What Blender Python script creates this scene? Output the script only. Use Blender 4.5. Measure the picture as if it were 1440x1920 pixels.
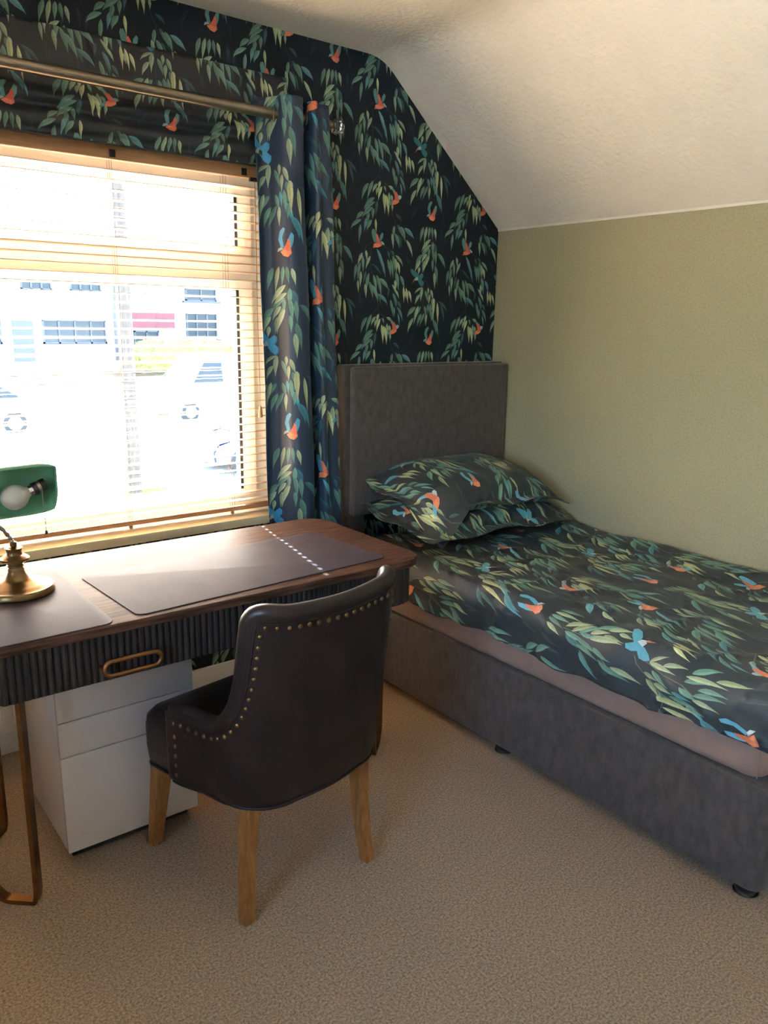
import bpy, bmesh, math, random
import numpy as np
from mathutils import Vector, Matrix, noise
from mathutils.geometry import delaunay_2d_cdt

random.seed(7)
PI = math.pi
for o in list(bpy.data.objects):
    bpy.data.objects.remove(o)
S = bpy.context.scene
COL = S.collection

# ------------------------------------------------------------------ camera
CAM = Vector((-2.7907, -2.7508, 1.4743))
YAW, PITCH, ROLL, FPX = 0.6620, 0.2357, 0.0163, 1484.8
fwd = Vector((math.sin(YAW) * math.cos(PITCH), math.cos(YAW) * math.cos(PITCH), -math.sin(PITCH)))
rgt = Vector((math.cos(YAW), -math.sin(YAW), 0))
upv = rgt.cross(fwd)
r2 = rgt * math.cos(ROLL) + upv * math.sin(ROLL)
u2 = -rgt * math.sin(ROLL) + upv * math.cos(ROLL)
cd = bpy.data.cameras.new('camera')
cam = bpy.data.objects.new('camera', cd)
COL.objects.link(cam)
M = Matrix((r2, u2, -fwd)).transposed().to_4x4()
M.translation = CAM
cam.matrix_world = M
cd.sensor_fit = 'VERTICAL'
cd.sensor_height = 24.0
cd.lens = FPX / 1920.0 * 24.0
cd.clip_start = 0.05
cd.clip_end = 400
S.camera = cam

# ------------------------------------------------------------------ view, sky, sun
S.view_settings.view_transform = 'Standard'
S.view_settings.look = 'None'
S.view_settings.gamma = 1.0
S.view_settings.use_curve_mapping = False
S.view_settings.exposure = 2.9

SUN_EL = math.radians(35.5)
SUN_AZ = math.atan2(0.129, 0.63)          # the sun stands beyond the window, a little to the right
w = bpy.data.worlds.new('sky')
S.world = w
w.use_nodes = True
nt = w.node_tree
bg = nt.nodes['Background']
sky = nt.nodes.new('ShaderNodeTexSky')
sky.sky_type = 'NISHITA'
sky.sun_disc = False
sky.sun_elevation = SUN_EL
sky.sun_rotation = SUN_AZ
sky.air_density = 1.0
sky.dust_density = 2.6
sky.ozone_density = 0.6
nt.links.new(sky.outputs[0], bg.inputs[0])
bg.inputs[1].default_value = 1.0
sl = bpy.data.lights.new('sun', 'SUN')
sl.energy = 22.0
sl.angle = math.radians(0.6)
sl.color = (0.78, 0.90, 1.0)
so = bpy.data.objects.new('sun', sl)
COL.objects.link(so)
sd = Vector((-math.sin(SUN_AZ) * math.cos(SUN_EL), -math.cos(SUN_AZ) * math.cos(SUN_EL), -math.sin(SUN_EL)))
so.rotation_euler = sd.to_track_quat('-Z', 'Y').to_euler()
so.location = (2, 12, 9)


# ------------------------------------------------------------------ colour and material helpers
def lin(c):
    out = []
    for v in c:
        v /= 255.0
        out.append(v / 12.92 if v <= 0.04045 else ((v + 0.055) / 1.055) ** 2.4)
    return tuple(out)


def mat(name, col, rough=0.5, metal=0.0, var=0.0, scale=40.0, bump=0.0, bscale=None, spec=0.5, stretch=None,
        col2=None, attr=None, nrough=0.5, coat=0.0, sheen=0.0, detail=4.0, ramp=(0.35, 0.65), trans=0.0, bdist=0.002):
    m = bpy.data.materials.new(name)
    m.use_nodes = True
    t = m.node_tree
    b = t.nodes['Principled BSDF']
    b.inputs['Roughness'].default_value = rough
    b.inputs['Metallic'].default_value = metal
    b.inputs['Specular IOR Level'].default_value = spec
    b.inputs['Base Color'].default_value = (*col, 1)
    if coat:
        b.inputs['Coat Weight'].default_value = coat
        b.inputs['Coat Roughness'].default_value = 0.25
    if sheen:
        b.inputs['Sheen Weight'].default_value = sheen
        b.inputs['Sheen Roughness'].default_value = 0.5
    if trans:
        b.inputs['Transmission Weight'].default_value = trans
    co = t.nodes.new('ShaderNodeTexCoord')
    mp = t.nodes.new('ShaderNodeMapping')
    t.links.new(co.outputs['Object'], mp.inputs[0])
    if stretch:
        mp.inputs['Scale'].default_value = stretch
    base = None
    if attr:
        a = t.nodes.new('ShaderNodeAttribute')
        a.attribute_name = attr
        base = a.outputs['Color']
        t.links.new(base, b.inputs['Base Color'])
    if col2 is not None or var:
        n = t.nodes.new('ShaderNodeTexNoise')
        n.inputs['Scale'].default_value = scale
        n.inputs['Detail'].default_value = detail
        n.inputs['Roughness'].default_value = nrough
        t.links.new(mp.outputs[0], n.inputs['Vector'])
        r = t.nodes.new('ShaderNodeValToRGB')
        t.links.new(n.outputs[0], r.inputs[0])
        r.color_ramp.elements[0].position, r.color_ramp.elements[1].position = ramp
        if col2 is not None:
            r.color_ramp.elements[0].color = (*col, 1)
            r.color_ramp.elements[1].color = (*col2, 1)
            t.links.new(r.outputs[0], b.inputs['Base Color'])
        else:
            r.color_ramp.elements[0].color = (1 - var, 1 - var, 1 - var, 1)
            r.color_ramp.elements[1].color = (1 + var, 1 + var, 1 + var, 1)
            x = t.nodes.new('ShaderNodeMix')
            x.data_type = 'RGBA'
            x.blend_type = 'MULTIPLY'
            x.inputs[0].default_value = 1.0
            if base:
                t.links.new(base, x.inputs[6])
            else:
                x.inputs[6].default_value = (*col, 1)
            t.links.new(r.outputs[0], x.inputs[7])
            t.links.new(x.outputs[2], b.inputs['Base Color'])
    if bump:
        n2 = t.nodes.new('ShaderNodeTexNoise')
        n2.inputs['Scale'].default_value = bscale or scale
        n2.inputs['Detail'].default_value = 4.0
        t.links.new(mp.outputs[0], n2.inputs['Vector'])
        bp = t.nodes.new('ShaderNodeBump')
        bp.inputs['Strength'].default_value = bump
        bp.inputs['Distance'].default_value = bdist
        t.links.new(n2.outputs[0], bp.inputs['Height'])
        t.links.new(bp.outputs[0], b.inputs['Normal'])
    return m


MAT = {}
MAT['paper'] = mat('leaf_print_wallpaper', (1, 1, 1), 0.62, attr='print_colour', var=0.10, scale=160, spec=0.3)
MAT['curtain'] = mat('leaf_print_curtain', (1, 1, 1), 0.42, attr='print_colour', var=0.08, scale=120, bump=0.15, bscale=300, sheen=0.05)
MAT['duvet'] = mat('leaf_print_cotton', (1, 1, 1), 0.55, attr='print_colour', var=0.08, scale=90, bump=0.2, bscale=60, sheen=0.04)
MAT['olive'] = mat('olive_wallpaper', lin((146, 142, 114)), 0.75, col2=lin((176, 172, 142)), scale=150, bump=0.12, bscale=170, detail=6, nrough=0.7, ramp=(0.3, 0.7))
MAT['ceil'] = mat('ceiling_textured_paint', lin((226, 221, 212)), 0.8, var=0.02, scale=6, bump=0.55, bscale=55, bdist=0.006)
MAT['white_wall'] = mat('pale_wall_paint', lin((215, 208, 195)), 0.8, var=0.03, scale=5)
MAT['carpet'] = mat('beige_carpet', lin((100, 84, 66)), 0.95, col2=lin((186, 164, 138)), scale=170, bump=0.15, bscale=300, bdist=0.003, sheen=0.1, ramp=(0.36, 0.64), detail=6, nrough=0.75)
MAT['white_gloss'] = mat('white_window_plastic', lin((232, 232, 230)), 0.3, var=0.02, scale=8)
MAT['cream'] = mat('cream_sill_paint', lin((214, 204, 178)), 0.45, var=0.04, scale=12)
MAT['gasket'] = mat('dark_rubber', (0.02, 0.022, 0.025), 0.6, var=0.1)
MAT['slat'] = mat('tan_wood_slat', lin((198, 164, 130)), 0.42, col2=lin((214, 182, 148)), scale=14, stretch=(0.6, 12, 12))
MAT['rail'] = mat('tan_wood_rail', lin((180, 132, 92)), 0.45, col2=lin((198, 150, 108)), scale=14, stretch=(0.6, 12, 12))
MAT['cord'] = mat('brown_cord', lin((120, 86, 58)), 0.8, var=0.1)
MAT['rod'] = mat('antique_brass_rod', lin((138, 132, 120)), 0.34, 1.0, var=0.08, scale=30)
MAT['brass'] = mat('aged_brass', lin((134, 112, 82)), 0.32, 1.0, var=0.15, scale=25)
MAT['stud'] = mat('antique_brass_stud', lin((118, 96, 68)), 0.36, 1.0, var=0.15, scale=25)
MAT['bronze'] = mat('brushed_bronze', lin((132, 98, 66)), 0.35, 1.0, var=0.12, scale=30)
MAT['crystal'] = mat('clear_crystal', (0.95, 0.97, 0.98), 0.03, trans=1.0, var=0.01)
MAT['charcoal'] = mat('charcoal_velvet', lin((60, 56, 55)), 0.85, col2=lin((82, 77, 75)), scale=45, bump=0.3, bscale=420, sheen=0.2, detail=10, ramp=(0.3, 0.7), stretch=(1, 1, 0.5))
MAT['sheet'] = mat('mauve_satin_sheet', lin((146, 124, 116)), 0.36, var=0.05, scale=20, sheen=0.1)
MAT['chrome'] = mat('chrome', (0.75, 0.75, 0.76), 0.12, 1.0, var=0.03)
MAT['black'] = mat('black_plastic', (0.012, 0.012, 0.013), 0.45, var=0.1)
MAT['wood'] = mat('dark_walnut', lin((54, 38, 32)), 0.5, spec=0.025, col2=lin((92, 68, 56)), scale=9, stretch=(1.0, 16, 16), bump=0.12, bscale=12, detail=8)
MAT['flute'] = mat('black_stained_wood', lin((24, 22, 24)), 0.45, col2=lin((42, 35, 34)), scale=9, stretch=(8, 8, 1))
MAT['mat'] = mat('slate_leather_mat', lin((66, 60, 66)), 0.55, var=0.1, scale=7, bump=0.1, bscale=220, spec=0.03)
MAT['leather'] = mat('dark_brown_leather', lin((32, 23, 24)), 0.40, var=0.15, scale=9, bump=0.15, bscale=140, spec=0.4)
MAT['oak'] = mat('honey_oak', lin((126, 84, 44)), 0.45, col2=lin((154, 108, 60)), scale=10, stretch=(10, 10, 1.2), detail=6)
MAT['metal_white'] = mat('white_enamel', lin((198, 191, 188)), 0.25, var=0.02, scale=4)
MAT['green'] = mat('green_glass_shade', lin((104, 160, 126)), 0.2, var=0.06, scale=6, spec=0.6)
MAT['bulb'] = mat('frosted_bulb', lin((190, 188, 182)), 0.35, var=0.02)
MAT['steel'] = mat('grey_steel', lin((150, 146, 140)), 0.3, 1.0, var=0.05)
MAT['rad'] = mat('white_radiator_enamel', lin((220, 218, 212)), 0.4, var=0.03, scale=5)
MAT['road'] = mat('pale_asphalt', lin((150, 148, 146)), 0.9, var=0.1, scale=3)
MAT['pave'] = mat('pale_pavement', lin((190, 184, 174)), 0.9, var=0.08, scale=2)
MAT['grass'] = mat('verge_grass', lin((58, 78, 24)), 0.9, col2=lin((96, 108, 44)), scale=9)
MAT['hedge'] = mat('hedge_leaves', lin((70, 92, 30)), 0.8, col2=lin((150, 160, 60)), scale=8, bump=1.0, bscale=20, bdist=0.1)
MAT['render'] = mat('white_house_render', lin((236, 234, 228)), 0.8, var=0.04, scale=2)
MAT['stone'] = mat('grey_house_render', lin((150, 150, 148)), 0.8, var=0.08, scale=2)
MAT['maroon'] = mat('maroon_cladding', lin((84, 32, 38)), 0.7, var=0.1, scale=3)
MAT['slate'] = mat('slate_roof', lin((88, 90, 98)), 0.7, var=0.15, scale=6)
MAT['dark_frame'] = mat('dark_window_frame', lin((36, 40, 50)), 0.5, var=0.05)
MAT['dark_glass'] = mat('dark_window_glass', lin((30, 38, 46)), 0.3, var=0.05, spec=0.2)
MAT['car_white'] = mat('white_car_paint', lin((235, 235, 238)), 0.25, var=0.02, coat=0.5)
MAT['car_blue'] = mat('navy_car_paint', lin((38, 50, 92)), 0.25, var=0.02, coat=0.5)
MAT['car_silver'] = mat('silver_car_paint', lin((190, 195, 202)), 0.3, var=0.02, coat=0.5)
MAT['tyre'] = mat('tyre_rubber', (0.02, 0.02, 0.02), 0.8, var=0.1)
MAT['pole'] = mat('weathered_pole_timber', lin((44, 38, 34)), 0.9, col2=lin((66, 56, 50)), scale=5, stretch=(6, 6, 0.6))


def glass_mat():
    m = bpy.data.materials.new('clear_window_glass')
    m.use_nodes = True
    t = m.node_tree
    t.nodes.clear()
    out = t.nodes.new('ShaderNodeOutputMaterial')
    mx = t.nodes.new('ShaderNodeMixShader')
    fr = t.nodes.new('ShaderNodeFresnel')
    fr.inputs[0].default_value = 1.45
    tr = t.nodes.new('ShaderNodeBsdfTransparent')
    tr.inputs[0].default_value = (0.96, 0.98, 0.97, 1)
    gl = t.nodes.new('ShaderNodeBsdfGlossy')
    gl.inputs['Roughness'].default_value = 0.0
    t.links.new(fr.outputs[0], mx.inputs[0])
    t.links.new(tr.outputs[0], mx.inputs[1])
    t.links.new(gl.outputs[0], mx.inputs[2])
    t.links.new(mx.outputs[0], out.inputs[0])
    return m


MAT['glass'] = glass_mat()


# ------------------------------------------------------------------ object helpers
def link(o, parent=None):
    COL.objects.link(o)
    if parent is not None:
        o.parent = parent
    return o


def tag(o, label=None, cat=None, group=None, kind=None):
    if label:
        o['label'] = label
    if cat:
        o['category'] = cat
    if group:
        o['group'] = group
    if kind:
        o['kind'] = kind
    return o


def empty(name, loc=(0, 0, 0), rz=0.0):
    o = bpy.data.objects.new(name, None)
    o.location = loc
    o.rotation_euler = (0, 0, rz)
    return link(o)


def mesh_obj(name, verts, faces, m, parent=None, smooth=False, loc=None):
    me = bpy.data.meshes.new(name)
    me.from_pydata([tuple(v) for v in verts], [], faces)
    me.update()
    if smooth:
        me.polygons.foreach_set('use_smooth', [True] * len(me.polygons))
    me.materials.append(MAT[m] if isinstance(m, str) else m)
    o = bpy.data.objects.new(name, me)
    if loc is not None:
        o.location = loc
    return link(o, parent)


def bm_obj(name, bm, m, parent=None, smooth=False, loc=None):
    bmesh.ops.recalc_face_normals(bm, faces=bm.faces)
    me = bpy.data.meshes.new(name)
    bm.to_mesh(me)
    bm.free()
    if smooth:
        me.polygons.foreach_set('use_smooth', [True] * len(me.polygons))
    me.materials.append(MAT[m] if isinstance(m, str) else m)
    o = bpy.data.objects.new(name, me)
    if loc is not None:
        o.location = loc
    return link(o, parent)


def inst(src, parent, loc=None, rot=None):
    o = src.copy()
    COL.objects.link(o)
    o.parent = parent
    if loc is not None:
        o.location = loc
    if rot is not None:
        o.rotation_euler = rot
    return o


def smooth_by_angle(o, ang=40):
    me = o.data
    me.polygons.foreach_set('use_smooth', [True] * len(me.polygons))
    me.update()
    bm = bmesh.new()
    bm.from_mesh(me)
    lim = math.radians(ang)
    for e in bm.edges:
        e.smooth = not (len(e.link_faces) == 2 and e.calc_face_angle(0) > lim)
    bm.to_mesh(me)
    bm.free()
    return o


def add_box(bm, c, s, rot=None):
    """axis box centred at c with full sizes s"""
    r = bmesh.ops.create_cube(bm, size=1.0)
    mt = Matrix.Translation(c) @ (rot.to_4x4() if rot else Matrix()) @ Matrix.Diagonal((*s, 1))
    bmesh.ops.transform(bm, matrix=mt, verts=r['verts'])
    return r['verts']


def box(name, lo, hi, m, parent=None, bev=0.0, seg=2):
    bm = bmesh.new()
    c = [(a + b) / 2 for a, b in zip(lo, hi)]
    s = [abs(b - a) for a, b in zip(lo, hi)]
    add_box(bm, c, s)
    if bev:
        bmesh.ops.bevel(bm, geom=list(bm.edges), offset=bev, segments=seg, affect='EDGES', profile=0.5)
    o = bm_obj(name, bm, m, parent)
    if bev:
        smooth_by_angle(o, 35)
    return o


def add_cyl(bm, p0, p1, r0, r1=None, seg=16):
    p0, p1 = Vector(p0), Vector(p1)
    d = p1 - p0
    q = d.to_track_quat('Z', 'Y').to_matrix().to_4x4()
    r1 = r0 if r1 is None else r1
    res = bmesh.ops.create_cone(bm, cap_ends=True, segments=seg, radius1=r0, radius2=r1, depth=d.length)
    bmesh.ops.transform(bm, matrix=Matrix.Translation((p0 + p1) / 2) @ q, verts=res['verts'])


def cyl(name, p0, p1, r0, m, parent=None, r1=None, seg=16):
    bm = bmesh.new()
    add_cyl(bm, p0, p1, r0, r1, seg)
    return smooth_by_angle(bm_obj(name, bm, m, parent), 40)


def lathe(name, prof, m, parent=None, loc=(0, 0, 0), seg=32):
    vs, fs = [], []
    for r, z in prof:
        for k in range(seg):
            a = 2 * PI * k / seg
            vs.append((r * math.cos(a), r * math.sin(a), z))
    n = len(prof)
    for i in range(n - 1):
        for k in range(seg):
            k2 = (k + 1) % seg
            fs.append((i * seg + k, i * seg + k2, (i + 1) * seg + k2, (i + 1) * seg + k))
    fs.append(tuple(range(seg))[::-1])
    fs.append(tuple((n - 1) * seg + k for k in range(seg)))
    return smooth_by_angle(mesh_obj(name, vs, fs, m, parent, loc=loc), 40)


def tube_data(pts, r, seg=10, rect=None, n0=None):
    """tube (or flat bar when rect=(w,h)) along a polyline"""
    pts = [Vector(p) for p in pts]
    vs, fs = [], []
    prev = None
    for i, p in enumerate(pts):
        if i == 0:
            d = pts[1] - p
        elif i == len(pts) - 1:
            d = p - pts[i - 1]
        else:
            d = (pts[i + 1] - p).normalized() + (p - pts[i - 1]).normalized()
        d.normalize()
        if prev is None and n0 is not None:
            n = Vector(n0).normalized()
        elif prev is None:
            ref = Vector((0, 0, 1)) if abs(d.z) < 0.9 else Vector((1, 0, 0))
            n = d.cross(ref).normalized()
        else:
            n = (prev - d * prev.dot(d)).normalized()
        prev = n
        b = d.cross(n)
        if rect:
            hw, hh = rect[0] / 2, rect[1] / 2
            ring = [n * hw + b * hh, -n * hw + b * hh, -n * hw - b * hh, n * hw - b * hh]
        else:
            rr = r[i] if isinstance(r, (list, tuple)) else r
            ring = [(n * math.cos(2 * PI * k / seg) + b * math.sin(2 * PI * k / seg)) * rr for k in range(seg)]
        vs += [p + q for q in ring]
    s = 4 if rect else seg
    for i in range(len(pts) - 1):
        for k in range(s):
            k2 = (k + 1) % s
            fs.append((i * s + k, i * s + k2, (i + 1) * s + k2, (i + 1) * s + k))
    fs.append(tuple(range(s))[::-1])
    fs.append(tuple((len(pts) - 1) * s + k for k in range(s)))
    return vs, fs


def tube(name, pts, r, m, parent=None, seg=10, rect=None, n0=None):
    vs, fs = tube_data(pts, r, seg, rect, n0)
    return smooth_by_angle(mesh_obj(name, vs, fs, m, parent), 50)


def rounded_rect(x0, x1, y0, y1, r, n=6):
    """outline, counter-clockwise; r = one radius or four (x0y0, x1y0, x1y1, x0y1)"""
    if not isinstance(r, (list, tuple)):
        r = [r] * 4
    out = []
    for (cx, cy, a0, rr) in ((x0 + r[0], y0 + r[0], PI, r[0]), (x1 - r[1], y0 + r[1], 1.5 * PI, r[1]),
                             (x1 - r[2], y1 - r[2], 0, r[2]), (x0 + r[3], y1 - r[3], 0.5 * PI, r[3])):
        for k in range(n + 1):
            a = a0 + 0.5 * PI * k / n
            out.append((cx + rr * math.cos(a), cy + rr * math.sin(a)))
    return out


def prism(name, outline, z0, z1, m, parent=None, bev=0.0, smooth=True):
    bm = bmesh.new()
    vb = [bm.verts.new((x, y, z0)) for x, y in outline]
    vt = [bm.verts.new((x, y, z1)) for x, y in outline]
    n = len(outline)
    bm.faces.new(vb[::-1])
    ft = bm.faces.new(vt)
    for i in range(n):
        bm.faces.new((vb[i], vb[(i + 1) % n], vt[(i + 1) % n], vt[i]))
    if bev:
        bm.normal_update()
        es = [e for e in bm.edges if len(e.link_faces) == 2 and e.calc_face_angle(0) > 1.2]
        bmesh.ops.bevel(bm, geom=es, offset=bev, segments=3, affect='EDGES', profile=0.5)
    o = bm_obj(name, bm, m, parent)
    if smooth:
        smooth_by_angle(o, 30)
    return o


# ------------------------------------------------------------------ the leaf and bird print (one repeat, drawn as polygons)
# x0 y0 (stalk end)  x1 y1 (tip)  width  tone
LEAVES = """
350 470 290 640 45 l;390 430 405 570 40 l;455 510 400 690 45 l;350 510 360 740 42 g;320 610 290 860 46 g;270 640 245 870 46 g
330 740 325 960 46 l;400 730 365 910 40 d;290 870 300 1045 36 l;480 620 600 775 32 d;540 400 630 720 46 t;560 480 655 790 46 t
440 760 405 1030 52 g;385 920 400 1120 46 l;440 880 490 1120 52 g;500 780 545 1020 50 g;480 930 560 1160 56 g;540 780 605 1090 52 g
580 830 700 980 62 g;560 1060 690 1210 52 t;530 1030 600 1200 48 d;690 420 715 530 36 d;740 410 780 490 42 d;690 540 735 790 50 g
730 540 770 800 46 g;765 480 790 700 56 g;800 470 900 615 42 l;800 520 815 720 46 l;830 570 860 740 42 y;810 720 850 980 60 g
870 770 930 960 50 t;800 840 805 1010 46 l;790 980 855 1110 34 l;760 910 840 1080 32 l;925 930 935 1170 36 y;960 950 990 1170 36 y
1000 990 1040 1160 38 y;940 1000 965 1110 36 l;740 1140 780 1380 46 g;770 1040 830 1220 46 t;800 1090 820 1260 46 d;840 1160 890 1270 42 d
790 1250 795 1400 32 g;840 1250 915 1450 42 g;850 1350 870 1520 26 t;720 960 700 1110 32 d;610 900 640 1050 40 f
780 40 765 230 46 g;745 160 765 370 42 l;790 150 855 350 52 g;830 170 885 350 48 d;840 50 895 190 52 g;870 40 930 250 56 g
920 60 1050 190 62 t;950 230 1040 460 46 l;820 20 850 120 46 d
1200 10 1155 230 52 g;1250 0 1215 250 46 l;1290 0 1275 185 46 g;1325 0 1340 170 42 g;1365 20 1390 180 42 l;1310 190 1190 370 52 l
1345 220 1340 430 46 g;1320 270 1200 400 46 l;1300 320 1185 470 44 g;1295 330 1285 480 44 g;1190 430 1100 620 60 g;1260 410 1190 540 48 l
1300 440 1220 680 60 l;1170 520 1090 690 52 l;1220 520 1200 690 42 l;1155 620 1140 730 42 l;1290 420 1250 560 44 g
1200 930 1100 1030 32 l;1205 930 1185 1140 52 l;1170 1040 1105 1190 46 l;1245 980 1285 1140 46 g;1292 930 1290 1040 40 l
1330 960 1370 1110 46 l;1320 1030 1310 1190 44 l;1350 1100 1360 1230 44 g;1110 1240 995 1390 64 g;1150 1220 1090 1490 52 l
1190 1230 1130 1380 46 g;1240 1220 1265 1370 46 g;1200 1340 1145 1530 46 g;1250 1330 1180 1530 46 g;1278 1340 1270 1520 42 l
1080 1410 1005 1630 52 l;1290 1190 1300 1330 40 t;1330 1180 1335 1380 46 g;1362 1310 1350 1450 42 g;1380 1090 1390 1200 44 l
1378 1090 1380 1390 56 y;1438 1160 1453 1500 42 y;1458 1140 1583 1290 42 d;1488 1190 1548 1450 42 d;1338 1300 1390 1500 50 t
1375 1430 1428 1640 48 t;1395 1440 1460 1690 48 t;1355 1240 1345 1320 40 d
1358 240 1398 430 60 d;1340 320 1358 560 46 g;1388 350 1398 570 46 g;1340 500 1348 670 42 g;1418 390 1508 560 36 g;1438 390 1538 610 46 t
1388 580 1423 850 56 g;1378 690 1388 930 52 l
480 1370 410 1630 52 g;420 1410 340 1640 56 g;580 1360 560 1480 42 y;540 1400 480 1530 42 l;600 1430 555 1620 46 y;550 1450 530 1560 40 l
625 1420 650 1500 36 g;690 1410 760 1470 42 l;620 1520 640 1790 52 y;650 1540 690 1810 46 y;700 1500 700 1770 52 l;730 1530 742 1650 40 l
740 1660 745 1760 34 l;500 1600 370 1770 56 g;510 1660 380 1800 46 g;480 1740 350 1890 56 g;540 1640 520 1840 46 d;490 1750 480 1900 48 g
360 1820 270 1930 56 g;430 1820 400 1960 50 g;330 1930 205 2060 52 g;320 2000 300 2250 46 g;400 1900 370 2080 46 t;470 1920 410 2070 52 g
425 1900 400 2040 44 d;520 1900 530 2100 36 y;790 1800 870 1890 42 d
320 1050 320 1225 34 f;350 1120 328 1285 34 f;960 480 990 605 34 f;1000 500 1020 645 34 f;1100 1650 1030 1790 36 f;1080 1700 1020 1860 30 f
150 1700 175 1900 40 f;130 0 145 220 40 f;210 60 190 260 36 f;180 1500 150 1660 30 f
"""
STEMS = [((480, 300), (400, 370), (378, 430)), ((468, 390), (455, 620), (475, 760), (500, 800)), ((650, 350), (700, 385), (745, 420), (760, 520), (800, 720), (810, 850), (790, 1040)),
         ((570, 1190), (565, 1270), (580, 1350), (640, 1380), (700, 1420)), ((565, 1270), (520, 1330), (480, 1375)), ((640, 1380), (655, 1530)),
         ((790, -20), (800, 60), (830, 160), (920, 240)), ((1225, 810), (1270, 850), (1300, 920), (1310, 980)), ((1215, 900), (1225, 1080), (1220, 1230), (1250, 1330)),
         ((1330, 180), (1310, 330), (1260, 430), (1190, 540)), ((740, 1760), (760, 1850), (790, 1910)), ((1340, 540), (1390, 680)), ((500, 1600), (470, 1740), (400, 1900)),
         ((1310, 980), (1350, 1100), (1400, 1150), (1450, 1150)), ((455, 620), (490, 650))]
BIRDS = [
    # wings up, red breast
    ([(505, 310), (478, 230), (468, 160), (478, 118), (505, 115), (530, 180), (545, 300)], 'w'),
    ([(575, 275), (585, 200), (612, 152), (630, 175), (622, 230), (595, 280)], 'w'),
    ([(545, 300), (522, 190), (545, 180), (565, 230), (585, 290), (622, 322), (605, 352), (560, 376), (512, 380), (488, 392), (498, 330)], 'r'),
    ([(498, 330), (545, 322), (600, 340), (560, 376), (512, 380)], 'o'),
    ([(590, 285), (615, 282), (640, 310), (648, 345), (622, 328)], 'b'),
    ([(636, 330), (646, 335), (656, 386)], 'k'),
    # seen from behind, flying left
    ([(1345, 1700), (1352, 1640), (1372, 1592), (1392, 1620), (1385, 1690), (1365, 1750)], 'w'),
    ([(1275, 1750), (1252, 1660), (1268, 1580), (1305, 1540), (1322, 1560), (1290, 1640), (1305, 1740)], 'w'),
    ([(1300, 1755), (1330, 1700), (1345, 1650), (1362, 1680), (1362, 1745), (1370, 1800), (1340, 1838), (1300, 1825), (1268, 1785)], 'r'),
    ([(1268, 1785), (1310, 1765), (1362, 1780), (1340, 1838), (1300, 1825)], 'o'),
    ([(1300, 1755), (1275, 1738), (1250, 1750), (1240, 1785), (1262, 1775)], 'b'),
    # right-facing bird, wing folded
    ([(760, 1650), (700, 1690), (690, 1670), (720, 1630), (750, 1590)], 'w'),
    ([(745, 1420), (785, 1470), (830, 1520), (830, 1560), (790, 1560), (760, 1500), (735, 1450)], 'w'),
    ([(765, 1475), (805, 1482), (826, 1545), (838, 1590), (835, 1625), (795, 1658), (740, 1672), (752, 1610), (778, 1580)], 'r'),
    ([(752, 1610), (800, 1600), (838, 1600), (835, 1625), (795, 1658), (740, 1672)], 'o'),
    ([(822, 1540), (845, 1518), (872, 1530), (868, 1560), (840, 1592)], 'b'),
    ([(868, 1530), (930, 1526), (870, 1548)], 'k'),
    # blue bird diving
    ([(1020, 668), (1050, 655), (1110, 700), (1155, 760), (1120, 790), (1075, 770), (1035, 725)], 'u'),
    ([(1130, 790), (1150, 750), (1190, 708), (1215, 730), (1212, 775), (1188, 808), (1226, 845), (1222, 890), (1195, 925), (1160, 890), (1135, 840)], 'u'),
    ([(1130, 770), (1140, 820), (1100, 830), (1080, 815), (1098, 785)], 'b'),
    ([(1095, 815), (1082, 835), (1048, 880), (1075, 815)], 'r'),
]
TPX, TPY = 1328.0, 1930.0
TW, TH = 0.507, 0.526
KX, KY = TW / TPX, TH / TPY


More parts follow.
